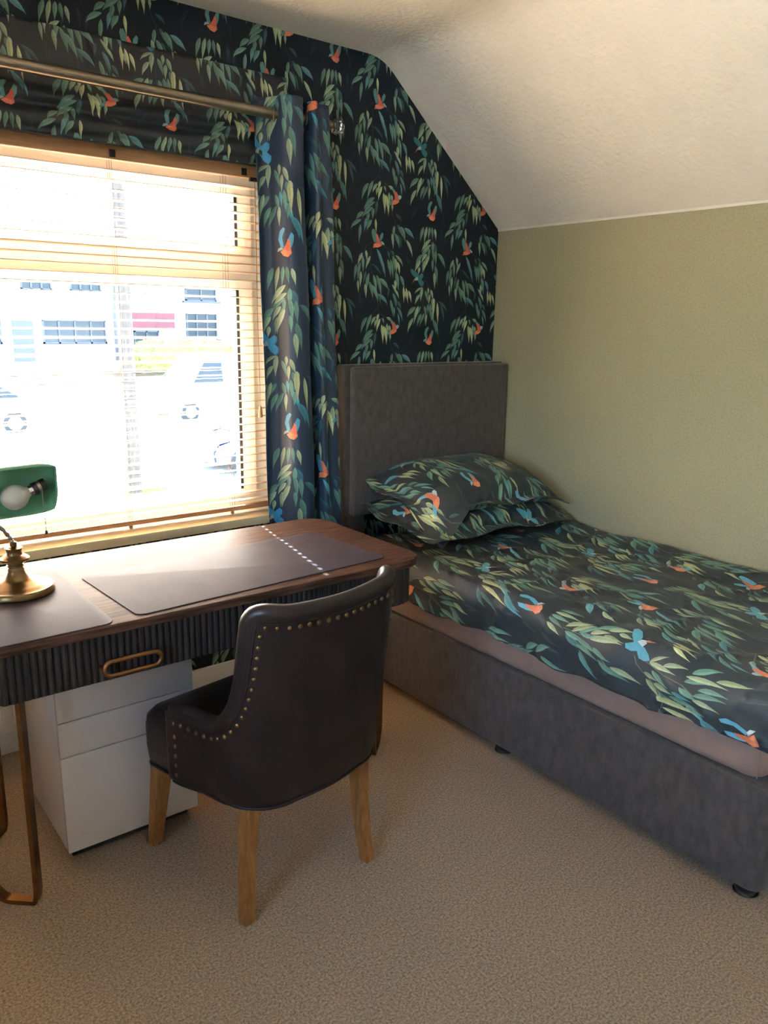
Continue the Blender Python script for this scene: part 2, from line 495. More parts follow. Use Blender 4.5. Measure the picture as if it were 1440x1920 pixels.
def build_tile(grid):
    """one repeat as triangles: vertex array (u, v in metres inside 0..TW, 0..TH, v up), triangles, tone id per triangle"""
    polys = []   # list of (points, tone, shade)
    rnd = random.Random(3)
    order = {'f': 0, 'd': 1, 't': 2, 'g': 3, 'l': 4, 'y': 5}

    def leaf(x0, y0, x1, y1, wd, tone):
        p0 = np.array([x0 * KX, -y0 * KY]); p2 = np.array([x1 * KX, -y1 * KY])
        dx = p2[0] - p0[0]
        bend = rnd.uniform(-0.004, 0.004)
        p1 = np.array([p0[0] + dx * 0.80 + bend, p0[1] + (p2[1] - p0[1]) * 0.42])
        hw = wd * KX * 0.5 * 0.82
        p2 = p2 + (p2 - p0) * 0.10
        ts = [0, 0.12, 0.28, 0.46, 0.64, 0.82, 1.0]
        pr = [0.10, 0.62, 0.97, 0.98, 0.68, 0.28, 0.0]
        L, C, R_ = [], [], []
        for t, q in zip(ts, pr):
            c = (1 - t) ** 2 * p0 + 2 * t * (1 - t) * p1 + t * t * p2
            d = 2 * (1 - t) * (p1 - p0) + 2 * t * (p2 - p1)
            d = d / (np.linalg.norm(d) + 1e-9)
            n = np.array([-d[1], d[0]])
            L.append(c + n * hw * q); R_.append(c - n * hw * q); C.append(c + n * hw * q * 0.15)
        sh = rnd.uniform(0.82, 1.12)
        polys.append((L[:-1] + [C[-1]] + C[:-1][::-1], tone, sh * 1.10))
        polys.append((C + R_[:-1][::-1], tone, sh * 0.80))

    for st in STEMS:
        pts = [np.array([x * KX, -y * KY]) for x, y in st]
        left, right = [], []
        for i, p in enumerate(pts):
            d = pts[min(i + 1, len(pts) - 1)] - pts[max(i - 1, 0)]
            d = d / np.linalg.norm(d)
            n = np.array([-d[1], d[0]]) * 0.0011
            left.append(p + n); right.append(p - n)
        polys.append((left + right[::-1], 's', 1.0))
    items = []
    for row in LEAVES.replace('\n', ';').split(';'):
        q = row.split()
        if len(q) == 6:
            items.append((*[float(v) for v in q[:5]], q[5]))
    items.sort(key=lambda q: order[q[5]])
    for it in items:
        leaf(*it)
    for pts, tone in BIRDS:
        polys.append(([np.array([x * KX, -y * KY]) for x, y in pts], tone, 1.0))
    # wrap copies that reach into the repeat
    allp = []
    for pts, tone, sh in polys:
        P = np.array(pts)
        for i in (-2, -1, 0, 1):
            for j in (0, 1, 2):
                Q = P + np.array([i * TW, j * TH])
                if Q[:, 0].max() > 0 and Q[:, 0].min() < TW and Q[:, 1].max() > 0 and Q[:, 1].min() < TH:
                    allp.append((Q, tone, sh))
    verts = [(0, 0), (TW, 0), (TW, TH), (0, TH)]
    # boundary verts are left to the triangulation; tiles are replicated, so equal cuts meet on both sides
    faces = [[0, 1, 2, 3]]
    info = [None]
    for Q, tone, sh in allp:
        if np.sum(Q[:, 0] * np.roll(Q[:, 1], -1) - np.roll(Q[:, 0], -1) * Q[:, 1]) < 0:
            Q = Q[::-1]
        b = len(verts)
        verts += [tuple(q) for q in Q]
        faces.append(list(range(b, b + len(Q))))
        info.append((tone, sh))
    if grid:
        nx, ny = int(TW / grid), int(TH / grid)
        for i in range(1, nx):
            for j in range(1, ny):
                verts.append((TW * (i + (0.5 if j % 2 else 0.0)) / nx, TH * j / ny) if i < nx - 1 else (TW * (i + 0.3) / nx, TH * j / ny))
        for i in range(1, nx):
            verts += [(TW * i / nx, 0.0), (TW * i / nx, TH)]
        for j in range(1, ny):
            verts += [(0.0, TH * j / ny), (TW, TH * j / ny)]
    V, E_, F, ov, oe, of = delaunay_2d_cdt([Vector(v) for v in verts], [], faces, 1, 1e-6)
    V = np.array([(v.x, v.y) for v in V])
    tris, tone = [], []
    for f, o in zip(F, of):
        if 0 not in o:
            continue
        k = max(o)
        tris.append(tuple(f)); tone.append(info[k])
    return V, tris, tone


TILE_COARSE = build_tile(0.0)
TILE_FINE = build_tile(0.013)

PAL_WALL = {None: (20, 31, 43), 'g': (104, 140, 128), 'l': (148, 172, 146), 'y': (182, 194, 152), 'd': (60, 94, 96), 't': (92, 140, 148), 'f': (36, 49, 62),
            's': (52, 68, 72), 'w': (92, 142, 138), 'r': (206, 100, 84), 'o': (222, 128, 100), 'b': (150, 176, 176), 'k': (60, 60, 64), 'u': (58, 116, 124)}
PAL_CURT = dict(PAL_WALL); PAL_CURT.update({None: (32, 52, 78), 'g': (88, 138, 130), 'd': (48, 96, 116), 't': (66, 148, 176), 'w': (70, 150, 190), 'u': (52, 140, 190), 'o': (226, 132, 92), 'r': (214, 110, 84), 'f': (36, 58, 84)})
PAL_DUV = dict(PAL_WALL); PAL_DUV.update({None: (44, 54, 58), 'g': (108, 152, 134), 'l': (156, 174, 136), 'y': (184, 192, 142), 'd': (80, 120, 118), 't': (96, 158, 168), 'f': (64, 78, 80), 's': (104, 112, 96),
                                          'w': (96, 168, 196), 'u': (86, 160, 180), 'o': (222, 138, 100), 'r': (206, 118, 88), 'b': (176, 192, 196)})


def pattern_mesh(name, rect, xf, tile, pal, m, surf, parent=None, clip=None, holes=(), scale=1.0, origin=(0, 0), rot=0.0, smooth=True, stretch=1.0):
    """fill a parameter rectangle (u0,u1,v0,v1) with the print and map it through surf(u,v)->xyz.
    The print is scaled, turned by rot and started at origin in parameter space."""
    V, T, tone = tile
    V = V * np.array([1.0, stretch])
    TH = globals()['TH'] * stretch
    u0, u1, v0, v1 = rect
    c, s = math.cos(rot), math.sin(rot)
    # corners of the rectangle in print space
    cs = []
    for (u, v) in ((u0, v0), (u1, v0), (u1, v1), (u0, v1)):
        du, dv = (u - origin[0]) / scale, (v - origin[1]) / scale
        cs.append((c * du + s * dv, -s * du + c * dv))
    i0 = math.floor(min(p[0] for p in cs) / TW); i1 = math.ceil(max(p[0] for p in cs) / TW)
    j0 = math.floor(min(p[1] for p in cs) / TH); j1 = math.ceil(max(p[1] for p in cs) / TH)
    bm = bmesh.new()
    cl = bm.loops.layers.float_color.new('print_colour')
    colc = {}
    for t in set(tone):
        if t is None:
            colc[t] = (*lin(pal[None]), 1)
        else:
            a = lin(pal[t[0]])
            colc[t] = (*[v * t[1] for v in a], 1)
    for i in range(i0, i1):
        for j in range(j0, j1):
            P = (V + np.array([i * TW, j * TH])) * scale
            U = np.stack([c * P[:, 0] - s * P[:, 1] + origin[0], s * P[:, 0] + c * P[:, 1] + origin[1]], 1)
            if U[:, 0].max() < u0 or U[:, 0].min() > u1 or U[:, 1].max() < v0 or U[:, 1].min() > v1:
                continue
            vs = [bm.verts.new((p[0], p[1], 0)) for p in U]
            for t, k in zip(T, tone):
                q = [vs[x] for x in t]
                if max(v.co.x for v in q) < u0 or min(v.co.x for v in q) > u1 or max(v.co.y for v in q) < v0 or min(v.co.y for v in q) > v1:
                    continue
                try:
                    f = bm.faces.new(q)
                except ValueError:
                    continue
                cc = colc[k]
                for lp in f.loops:
                    lp[cl] = cc
    bmesh.ops.delete(bm, geom=[v for v in bm.verts if not v.link_faces], context='VERTS')
    planes = [((u0, 0, 0), (-1, 0, 0)), ((u1, 0, 0), (1, 0, 0)), ((0, v0, 0), (0, -1, 0)), ((0, v1, 0), (0, 1, 0))] + list(clip or [])
    for co, no in planes:
        g = list(bm.verts) + list(bm.edges) + list(bm.faces)
        bmesh.ops.bisect_plane(bm, geom=g, dist=1e-7, plane_co=co, plane_no=no, clear_outer=True)
    for (a0, a1, b0, b1) in holes:
        for co, no in (((a0, 0, 0), (1, 0, 0)), ((a1, 0, 0), (1, 0, 0)), ((0, b0, 0), (0, 1, 0)), ((0, b1, 0), (0, 1, 0))):
            g = list(bm.verts) + list(bm.edges) + list(bm.faces)
            bmesh.ops.bisect_plane(bm, geom=g, dist=1e-7, plane_co=co, plane_no=no)
        dead = [f for f in bm.faces if a0 < f.calc_center_median().x < a1 and b0 < f.calc_center_median().y < b1]
        bmesh.ops.delete(bm, geom=dead, context='FACES')
    bmesh.ops.remove_doubles(bm, verts=bm.verts, dist=2e-6)
    e = 1e-3
    nors = []
    for v in bm.verts:
        u, q = v.co.x, v.co.y
        p = Vector(surf(u, q))
        if smooth:
            a = Vector(surf(u + e, q)) - Vector(surf(u - e, q))
            b = Vector(surf(u, q + e)) - Vector(surf(u, q - e))
            n = a.cross(b)
            nors.append(n.normalized() if n.length > 1e-12 else Vector((0, 0, 1)))
        v.co = p
    me = bpy.data.meshes.new(name)
    bm.to_mesh(me)
    bm.free()
    if smooth:
        me.polygons.foreach_set('use_smooth', [True] * len(me.polygons))
        me.normals_split_custom_set_from_vertices(nors)
    me.materials.append(MAT[m])
    o = bpy.data.objects.new(name, me)
    return link(o, parent)


# ------------------------------------------------------------------ room shell
XL, YF, ZC = -4.1, -3.9, 2.49          # left wall, wall behind the camera, flat ceiling
ZK = 1.896                             # height where the slope meets the olive wall
XK = -0.690                            # where the slope meets the flat ceiling
WX0, WX1, WZ0, WZ1 = -3.02, -1.165, 0.70, 2.035   # window opening
WT = 0.30                              # outer wall thickness

sfloor = box('floor', (XL - 0.1, YF - 0.1, -0.15), (0.1, 0.02, 0.0), 'carpet')
tag(sfloor, 'beige fitted carpet across the room', kind='structure')

sl_n = Vector((ZC - ZK, -(XK - 0.0), 0)).normalized()   # outward normal of the slope in (x,z)
if sl_n.y < 0:
    sl_n = -sl_n
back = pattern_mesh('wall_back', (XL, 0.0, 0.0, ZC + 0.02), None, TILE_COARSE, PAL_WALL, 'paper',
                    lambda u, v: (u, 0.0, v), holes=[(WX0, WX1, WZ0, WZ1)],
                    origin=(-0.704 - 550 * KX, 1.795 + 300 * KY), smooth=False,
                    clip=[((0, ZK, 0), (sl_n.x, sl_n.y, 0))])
# outward facing paper: flip so that normals look into the room
tag(back, 'dark navy wall papered with green willow leaves and orange kingfishers', kind='structure')
# masonry behind the paper, the reveal of the window is its inner faces
bm = bmesh.new()
for lo, hi in (((XL - 0.2, 0.002, -0.2), (WX0, WT, 2.9)), ((WX1, 0.002, -0.2), (0.2, WT, 2.9)),
               ((WX0, 0.002, -0.2), (WX1, WT, WZ0)), ((WX0, 0.002, WZ1), (WX1, WT, 2.9))):
    add_box(bm, [(a + b) / 2 for a, b in zip(lo, hi)], [b - a for a, b in zip(lo, hi)])
bm_obj('window_reveal', bm, 'cream', back)

wr = box('wall_right', (0.0, YF - 0.1, -0.1), (0.12, 0.0, ZK), 'olive')
tag(wr, 'olive textured wallpaper on the wall beside the bed', kind='structure')
VY0, VY1, VZ0, VZ1 = -3.10, -1.90, 0.95, 2.08     # second window, added unseen in the left wall to fill the room with light
bm = bmesh.new()
for lo, hi in (((XL - 0.12, YF - 0.1, -0.1), (XL, VY0, ZC)), ((XL - 0.12, VY1, -0.1), (XL, 0.0, ZC)), ((XL - 0.12, VY0, -0.1), (XL, VY1, VZ0)), ((XL - 0.12, VY0, VZ1), (XL, VY1, ZC))):
    add_box(bm, [(a + b) / 2 for a, b in zip(lo, hi)], [b - a for a, b in zip(lo, hi)])
wl = bm_obj('wall_left', bm, 'white_wall')
tag(wl, 'pale wall on the left', kind='structure')
wf = box('wall_front', (XL, YF - 0.12, -0.1), (0.0, YF, ZC), 'white_wall')
tag(wf, 'pale wall behind the camera', kind='structure')

# ceiling: flat part, rounded bend, slope down to the olive wall
def ceil_profile():
    P = [(XL - 0.1, ZC)]
    k = Vector((XK, ZC)); a = Vector((-1, 0)); b = (Vector((0, ZK)) - k).normalized()
    d = 0.075
    for i in range(9):
        t = i / 8
        p = (1 - t) ** 2 * (k + a * d) + 2 * t * (1 - t) * k + t * t * (k + b * d)
        P.append((p.x, p.y))
    P.append((0.0, ZK)); P.append((0.10, ZK - 0.10 * (ZC - ZK) / abs(XK)))
    return P
cp = ceil_profile()
vs, fs = [], []
for (x, z) in cp:
    vs += [(x, YF - 0.1, z), (x, 0.0, z)]
n = len(cp)
for i in range(n - 1):
    fs.append((2 * i, 2 * i + 2, 2 * i + 3, 2 * i + 1))
off = len(vs)
for (x, z) in cp:
    vs += [(x, YF - 0.1, z + 0.12), (x, 0.0, z + 0.12)]
for i in range(n - 1):
    fs.append((off + 2 * i, off + 2 * i + 1, off + 2 * i + 3, off + 2 * i + 2))
ceil = mesh_obj('ceiling', vs, fs, 'ceil')
smooth_by_angle(ceil, 20)
tag(ceil, 'off-white textured ceiling sloping down over the bed', kind='structure')
# thin white bead where the slope meets the olive wall
tr = box('trim_1', (-0.004, YF, ZK - 0.006), (0.0, 0.0, ZK + 0.004), 'ceil')
tag(tr, 'thin white edge between ceiling slope and olive wall', kind='structure')
bb = box('baseboard_back', (XL, -0.018, 0.0), (0.0, 0.0, 0.12), 'white_gloss', bev=0.004)
tag(bb, 'white skirting board under the window', kind='structure')
bb = box('baseboard_right', (-0.018, YF, 0.0), (0.0, -0.02, 0.12), 'white_gloss', bev=0.004)
tag(bb, 'white skirting board behind the bed', kind='structure')

# ------------------------------------------------------------------ window
YG = 0.15
win = empty('window_1', ((WX0 + WX1) / 2, YG, WZ0))
tag(win, 'white framed window behind the tan slatted blind', kind='structure')
ox, oz = (WX0 + WX1) / 2, WZ0
FW = 0.075
MULL = -2.42
ZT0, ZT1 = 1.615, 1.715
bm = bmesh.new()
def fb(x0, x1, z0, z1, y0=-0.035, y1=0.035):
    add_box(bm, ((x0 + x1) / 2 - ox, (y0 + y1) / 2, (z0 + z1) / 2 - oz), (x1 - x0, y1 - y0, z1 - z0))
fb(WX0, WX0 + FW, WZ0, WZ1); fb(WX1 - FW, WX1, WZ0, WZ1)
fb(WX0 + FW, WX1 - FW, WZ0, WZ0 + FW); fb(WX0 + FW, WX1 - FW, WZ1 - FW, WZ1)
fb(MULL - 0.035, MULL + 0.035, WZ0 + FW, WZ1 - FW)
fb(WX0 + FW, MULL - 0.035, ZT0, ZT1); fb(MULL + 0.035, WX1 - FW, ZT0, ZT1)
bm_obj('window_frame', bm, 'white_gloss', win)
lights = []
for (x0, x1) in ((WX0 + FW, MULL - 0.035), (MULL + 0.035, WX1 - FW)):
    for (z0, z1) in ((WZ0 + FW, ZT0), (ZT1, WZ1 - FW)):
        lights.append((x0, x1, z0, z1))
for (x0, x1, z0, z1) in lights:
    sw = 0.06
    bm = bmesh.new()
    for a in ((x0, x0 + sw, z0, z1), (x1 - sw, x1, z0, z1), (x0 + sw, x1 - sw, z0, z0 + sw * 0.5), (x0 + sw, x1 - sw, z1 - sw * 0.5, z1)):
        fb(*a, y0=-0.052, y1=0.0)
    s = bm_obj('sash', bm, 'white_gloss', win)
    g = 0.012
    bm = bmesh.new()
    a0, a1, b0, b1 = x0 + sw, x1 - sw, z0 + sw * 0.5, z1 - sw * 0.5
    for a in ((a0, a0 + g, b0, b1), (a1 - g, a1, b0, b1)):
        fb(*a, y0=-0.056, y1=-0.02)
    bm_obj('gasket', bm, 'gasket', s)
    bm = bmesh.new()
    fb(a0 + g, a1 - g, b0, b1, y0=-0.03, y1=-0.026)
    bm_obj('pane', bm, 'glass', s)

w2_ = empty('added_window_2', (XL - 0.07, (VY0 + VY1) / 2, VZ0), PI / 2)
tag(w2_, 'white framed window added unseen in the left wall for fill light', kind='structure')
bm = bmesh.new()
hw_, hh_ = (VY1 - VY0) / 2, VZ1 - VZ0
for (x0, x1, z0, z1) in ((-hw_, -hw_ + 0.06, 0, hh_), (hw_ - 0.06, hw_, 0, hh_), (-hw_ + 0.06, hw_ - 0.06, 0, 0.06), (-hw_ + 0.06, hw_ - 0.06, hh_ - 0.06, hh_), (-0.03, 0.03, 0.06, hh_ - 0.06)):
    add_box(bm, ((x0 + x1) / 2, 0, (z0 + z1) / 2), (x1 - x0, 0.06, z1 - z0))
bm_obj('window_frame', bm, 'white_gloss', w2_)
for (x0, x1) in ((-hw_ + 0.06, -0.03), (0.03, hw_ - 0.06)):
    box('pane', (x0, -0.003, 0.06), (x1, 0.003, hh_ - 0.06), 'glass', w2_)

sill = box('trim_2', (WX0 - 0.06, -0.055, 0.686), (WX1 + 0.06, 0.115, 0.72), 'cream', bev=0.005)
tag(sill, 'cream painted window board below the blind', kind='structure')

# ------------------------------------------------------------------ venetian blind
YB = 0.030
blind = empty('venetian_blind', (-2.09, YB, 0.72))
tag(blind, 'tan wooden slatted blind lowered over the window with slats open', 'blind')
bx0, bx1 = WX0 + 0.015, WX1 - 0.012
def L(x):
    return x + 2.09
PITCHZ, SLW, TILT = 0.0300, 0.038, math.radians(3.4)
cords = [-2.90, -2.34, -1.797, -1.386]  # right cord moved off its clip so its slots line up the sun dots
clips = [-2.90, -2.34, -1.797, -1.318]
holes = [L(c) for c in cords]
def slat_mesh(slot):
    """one slat; if slot, a hole at the right cord shaped to pass sun dots"""
    hx, hy, th = 0.0046, 0.0074, 0.0022
    xs = [L(bx0)]
    for h in (holes[-1:] if slot else []):
        xs += [h - hx, h + hx]
    xs.append(L(bx1))
    ys = [-SLW / 2, -hy, hy, SLW / 2]
    def crown(y):
        return 0.0018 * (1 - (2 * y / SLW) ** 2)
    bm = bmesh.new()
    top = {}; bot = {}
    for i, x in enumerate(xs):
        for j, y in enumerate(ys):
            z = crown(y)
            yy = y * math.cos(TILT) + 0 * z
            zz = -y * math.sin(TILT) * -1
            # room side edge (negative y) is the higher one
            zz = -y * math.sin(TILT) + z
            top[i, j] = bm.verts.new((x, yy, zz + th / 2)); bot[i, j] = bm.verts.new((x, yy, zz - th / 2))
    nx, ny = len(xs) - 1, 3
    solid = lambda i, j: 0 <= i < nx and 0 <= j < ny and not (j == 1 and i % 2 == 1)
    for i in range(nx):
        for j in range(ny):
            if not solid(i, j):
                continue
            bm.faces.new((top[i, j], top[i + 1, j], top[i + 1, j + 1], top[i, j + 1]))
            bm.faces.new((bot[i, j], bot[i, j + 1], bot[i + 1, j + 1], bot[i + 1, j]))
            for (a, b, ni, nj) in (((i, j), (i + 1, j), i, j - 1), ((i + 1, j + 1), (i, j + 1), i, j + 1), ((i, j + 1), (i, j), i - 1, j), ((i + 1, j), (i + 1, j + 1), i + 1, j)):
                if not solid(ni, nj):
                    bm.faces.new((bot[a], bot[b], top[b], top[a]))
    return bm
sl_proto = {}
z = 0.775
ZTOP = 1.972
nsl = int((ZTOP - z) / PITCHZ) + 1
for k in range(nsl):
    zz = z + k * PITCHZ - 0.72
    slot = 1.02 < zz + 0.72 < 1.56  # slots only at heights whose sun dots fall on the desk
    if slot not in sl_proto:
        sl_proto[slot] = bm_obj('slat', slat_mesh(slot), 'slat', blind, loc=(0, 0, zz))
    else:
        inst(sl_proto[slot], blind, (0, 0, zz))
box('bottom_rail', (L(bx0), -0.019, 0.018), (L(bx1), 0.019, 0.034), 'rail', blind, bev=0.003)
for c in cords:
    bm = bmesh.new()
    for dy in (-0.0205, 0.0205):
        add_cyl(bm, (L(c), dy, 0.03), (L(c), dy, 1.26), 0.0006, seg=6)
    add_cyl(bm, (L(c), 0.0, 0.03), (L(c), 0.0, 1.26), 0.0007, seg=6)
    bm_obj('ladder_cord', bm, 'cord', blind)
    lathe('rail_button', [(0.004, 0.0), (0.007, 0.003), (0.007, 0.010), (0.004, 0.016)], 'rail', blind, loc=(L(c), 0.0, 0.002), seg=12)
box('headrail', (L(bx0), -0.022, 1.262), (L(bx1), 0.026, 1.312), 'rail', blind, bev=0.003)
val = box('valance', (L(bx0) - 0.002, -0.034, 1.256), (L(bx1) + 0.002, -0.024, 1.310), 'rail', blind, bev=0.003)
for c in clips:
    box('valance_clip', (L(c) - 0.010, -0.0375, 1.262), (L(c) + 0.010, -0.034, 1.286), 'black', val, bev=0.001)
box('cord_lock', (L(-1.295), -0.040, 1.245), (L(-1.265), -0.026, 1.258), 'black', blind, bev=0.001)
px, py = L(-1.281), -0.046
tube('pull_cord', [(px, py, 1.25), (px, py, 0.8), (px + 0.004, py, 0.425)], 0.0011, 'cord', blind, seg=6)
lathe('tassel', [(0.0025, 0.0), (0.0085, 0.0), (0.009, 0.004), (0.0075, 0.022), (0.005, 0.036), (0.0025, 0.040)][::-1] if False else [(0.0085, 0.0), (0.009, 0.004), (0.0075, 0.022), (0.005, 0.038), (0.0025, 0.044)], 'rail', blind, loc=(px + 0.004, py, 0.385), seg=12)

# ------------------------------------------------------------------ roman blind above the window
rx0, rx1 = WX0 - 0.03, WX1 + 0.02
RP = [(-0.020, 2.330), (-0.026, 2.200), (-0.030, 2.160), (-0.047, 2.138), (-0.052, 2.118), (-0.040, 2.098), (-0.044, 2.088),
      (-0.058, 2.068), (-0.060, 2.046), (-0.050, 2.030), (-0.050, 2.012)]
RPv = [Vector(p) for p in RP]
def spline(P, s):
    """Catmull-Rom through P, s in 0..len-1"""
    n = len(P) - 1
    s = max(0.0, min(n - 1e-6, s))
    i = int(s); t = s - i
    p0, p1, p2, p3 = P[max(i - 1, 0)], P[i], P[i + 1], P[min(i + 2, n)]
    return 0.5 * ((2 * p1) + (p2 - p0) * t + (2 * p0 - 5 * p1 + 4 * p2 - p3) * t * t + (3 * p1 - p0 - 3 * p2 + p3) * t ** 3)
def arclen_table(P, m=400):
    n = len(P) - 1
    pts = [spline(P, n * i / m) for i in range(m + 1)]
    d = [0.0]
    for a, b in zip(pts, pts[1:]):
        d.append(d[-1] + (b - a).length)
    return pts, d
rpts, rd = arclen_table(RPv)
rdn = np.array(rd); rpy = np.array([p.x for p in rpts]); rpz = np.array([p.y for p in rpts])
def roman(u, v):
    s = rd[-1] - v
    return (u, float(np.interp(s, rdn, rpy)), float(np.interp(s, rdn, rpz)))
rb = pattern_mesh('roman_blind', (rx0, rx1, 0.0, rd[-1]), None, TILE_FINE, PAL_WALL, 'curtain', roman,
                  origin=(-1.9 - 550 * KX, 0.05))
rb.modifiers.new('thickness', 'SOLIDIFY').thickness = 0.003
tag(rb, 'dark leaf-print roman blind folded up above the window', 'blind')
box('lining_edge', (rx0, -0.052, 2.008), (rx1, -0.046, 2.014), 'black', rb)

# ------------------------------------------------------------------ curtain pole, curtains
YR, ZR = -0.10, 2.18
pole = empty('curtain_pole', (-2.05, YR, ZR))
tag(pole, 'antique brass curtain pole with faceted crystal ball ends', 'curtain pole')
def LP(x):
    return x + 2.05
cyl('rod', (LP(-3.15), 0, 0), (LP(-1.02), 0, 0), 0.0175, 'rod', pole, seg=24)
for sx, xe in ((1, -1.02), (-1, -3.15)):
    col = lathe('finial_collar', [(0.012, 0), (0.0155, 0.002), (0.0155, 0.016), (0.012, 0.018)], 'brass', pole, seg=20)
    col.location = (LP(xe), 0, 0); col.rotation_euler = (0, sx * PI / 2, 0)
    bm = bmesh.new()
    bmesh.ops.create_uvsphere(bm, u_segments=9, v_segments=6, radius=0.030)
    o = bm_obj('finial_ball', bm, 'crystal', pole)
    o.location = (LP(xe) + sx * 0.044, 0, 0); o.rotation_euler = (0.2, PI / 2, 0.3)
for xb in (-1.20, -2.98):
    bm = bmesh.new()
    add_cyl(bm, (LP(xb), 0.0, -0.012), (LP(xb), 0.098, -0.012), 0.007, seg=12)
    add_cyl(bm, (LP(xb), 0.092, -0.012), (LP(xb), 0.099, -0.012), 0.022, seg=20)
    add_cyl(bm, (LP(xb) - 0.006, 0, 0), (LP(xb) + 0.006, 0, 0), 0.0195, seg=20)
    bm_obj('bracket', bm, 'rod', pole)

def make_curtain(P, label, eye, shift):
    # plan profile P: (x, offset from the pole line), folds weaving in front of and behind the pole
    pts, d = arclen_table([Vector((x, YR + y)) for x, y in P], 900)
    dn = np.array(d); X = np.array([p.x for p in pts]); Y = np.array([p.y for p in pts])
    xa, xb = P[0][0], P[-1][0]
    top, bot = ZR + 0.058, 0.02
    def surf(u, v):
        z = bot + v
        x = float(np.interp(u, dn, X)); y = float(np.interp(u, dn, Y))
        f = (top - z) / (top - bot)
        # folds loosen and fan a little towards the floor
        x = x + f * (shift[0] + (shift[1] - shift[0]) * (x - xa) / (xb - xa))
        y = YR + (y - YR) * (1.0 - 0.12 * f) + 0.004 * math.sin(9 * z + 14 * u)
        x += 0.006 * math.sin(5 * z + 9 * u) * f
        return (x, y, z)
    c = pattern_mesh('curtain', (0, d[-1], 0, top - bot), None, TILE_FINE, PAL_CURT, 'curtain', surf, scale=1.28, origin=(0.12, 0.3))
    c.modifiers.new('thickness', 'SOLIDIFY').thickness = 0.0025
    tag(c, label, 'curtain', 'leaf-print curtains')
    # metal eyelets where the cloth crosses the pole
    for (x, sl_) in eye:
        bm = bmesh.new()
        seg, r, rr = 20, 0.023, 0.0035
        vs2 = []
        for a in range(seg):
            A = 2 * PI * a / seg
            vs2.append([bm.verts.new(((rr * math.cos(b)) , (r + rr * math.sin(b)) * math.cos(A), (r + rr * math.sin(b)) * math.sin(A))) for b in (0, PI / 2, PI, 1.5 * PI)])
        for a in range(seg):
            for b in range(4):
                bm.faces.new((vs2[a][b], vs2[(a + 1) % seg][b], vs2[(a + 1) % seg][(b + 1) % 4], vs2[a][(b + 1) % 4]))
        o = bm_obj('eyelet', bm, 'rod', c, smooth=True)
        o.location = (x, YR, ZR)
        o.rotation_euler = (0, 0, sl_)
    return c
PR = [(-1.308, 0.030), (-1.285, 0.042), (-1.262, 0.030), (-1.246, 0.0), (-1.232, -0.036), (-1.205, -0.056), (-1.172, -0.056), (-1.150, -0.036), (-1.143, 0.0), (-1.139, 0.034), (-1.131, 0.040),
      (-1.124, 0.028), (-1.119, 0.0), (-1.112, -0.034), (-1.100, -0.048), (-1.088, -0.040), (-1.080, -0.026), (-1.065, -0.024), (-1.045, -0.028), (-1.026, -0.024)]
make_curtain(PR, 'dark leaf-print eyelet curtain drawn to the right of the window', [(-1.246, -0.55), (-1.143, 0.12), (-1.119, -0.15)], (0.048, 0.085))
PL = [(-4.165 - x, y) for x, y in PR[::-1]]
make_curtain(PL, 'dark leaf-print eyelet curtain drawn to the left of the window', [(-2.919, 0.55), (-3.022, -0.12), (-3.046, 0.15)], (-0.085, -0.048))

# ------------------------------------------------------------------ radiator under the window
rad = empty('radiator', (-2.43, -0.075, 0.10))
tag(rad, 'white panel radiator on the wall under the window behind the desk', 'radiator')
bm = bmesh.new()
x = -0.41
add_box(bm, (0, 0, 0.26), (0.84, 0.012, 0.50))
while x < 0.41:
    add_box(bm, (x, -0.010, 0.26), (0.020, 0.016, 0.44))
    x += 0.036
bmesh.ops.bevel(bm, geom=[e for e in bm.edges], offset=0.003, segments=2, affect='EDGES')
bm_obj('front_panel', bm, 'rad', rad)
box('rear_panel', (-0.41, 0.035, 0.02), (0.41, 0.050, 0.50), 'rad', rad)
box('top_grille', (-0.42, -0.008, 0.50), (0.42, 0.052, 0.515), 'rad', rad)
for sx in (-0.45, 0.45):
    bm = bmesh.new()
    add_cyl(bm, (sx, 0.02, -0.098), (sx, 0.02, 0.05), 0.0075, seg=12)
    add_cyl(bm, (sx, 0.02, 0.04), (sx * 0.94, 0.02, 0.04), 0.010, seg=12)
    bm_obj('pipe', bm, 'chrome', rad)

# ------------------------------------------------------------------ desk
DX0, DX1, DY0, DY1, DZ = -2.53, -1.225, -0.968, -0.335, 0.765
desk = empty('writing_desk', ((DX0 + DX1) / 2, (DY0 + DY1) / 2, 0))
tag(desk, 'dark walnut writing desk with fluted drawer fronts and bronze legs', 'desk')
hx, hy = (DX1 - DX0) / 2, (DY1 - DY0) / 2
prism('desk_top', rounded_rect(-hx, hx, -hy, hy, 0.085, 8), DZ - 0.024, DZ, 'wood', desk, bev=0.003)
# fluted case follows the rounded outline, inset a little
def fluted_outline(ins, pitch=0.0165, depth=0.0055):
    base = rounded_rect(-hx + ins, hx - ins, -hy + ins, hy - ins, 0.075, 14)
    pts = [Vector(p) for p in base] + [Vector(base[0])]
    d = [0.0]
    for a, b in zip(pts, pts[1:]):
        d.append(d[-1] + (b - a).length)
    tot = d[-1]; nfl = int(tot / pitch); out = []
    dn = np.array(d); X = np.array([p.x for p in pts]); Y = np.array([p.y for p in pts])
    for k in range(nfl):
        for q in (0.0, 0.2, 0.5, 0.8):
            s = (k + q) / nfl * tot
            x, y = float(np.interp(s, dn, X)), float(np.interp(s, dn, Y))
            x2, y2 = float(np.interp((s + 1e-3) % tot, dn, X)), float(np.interp((s + 1e-3) % tot, dn, Y))
            t = Vector((x2 - x, y2 - y)).normalized()
            nrm = Vector((t.y, -t.x))
            h = depth * (math.sin(PI * q) ** 0.6 if q else 0.0)
            out.append((x + nrm.x * h, y + nrm.y * h))
    return out
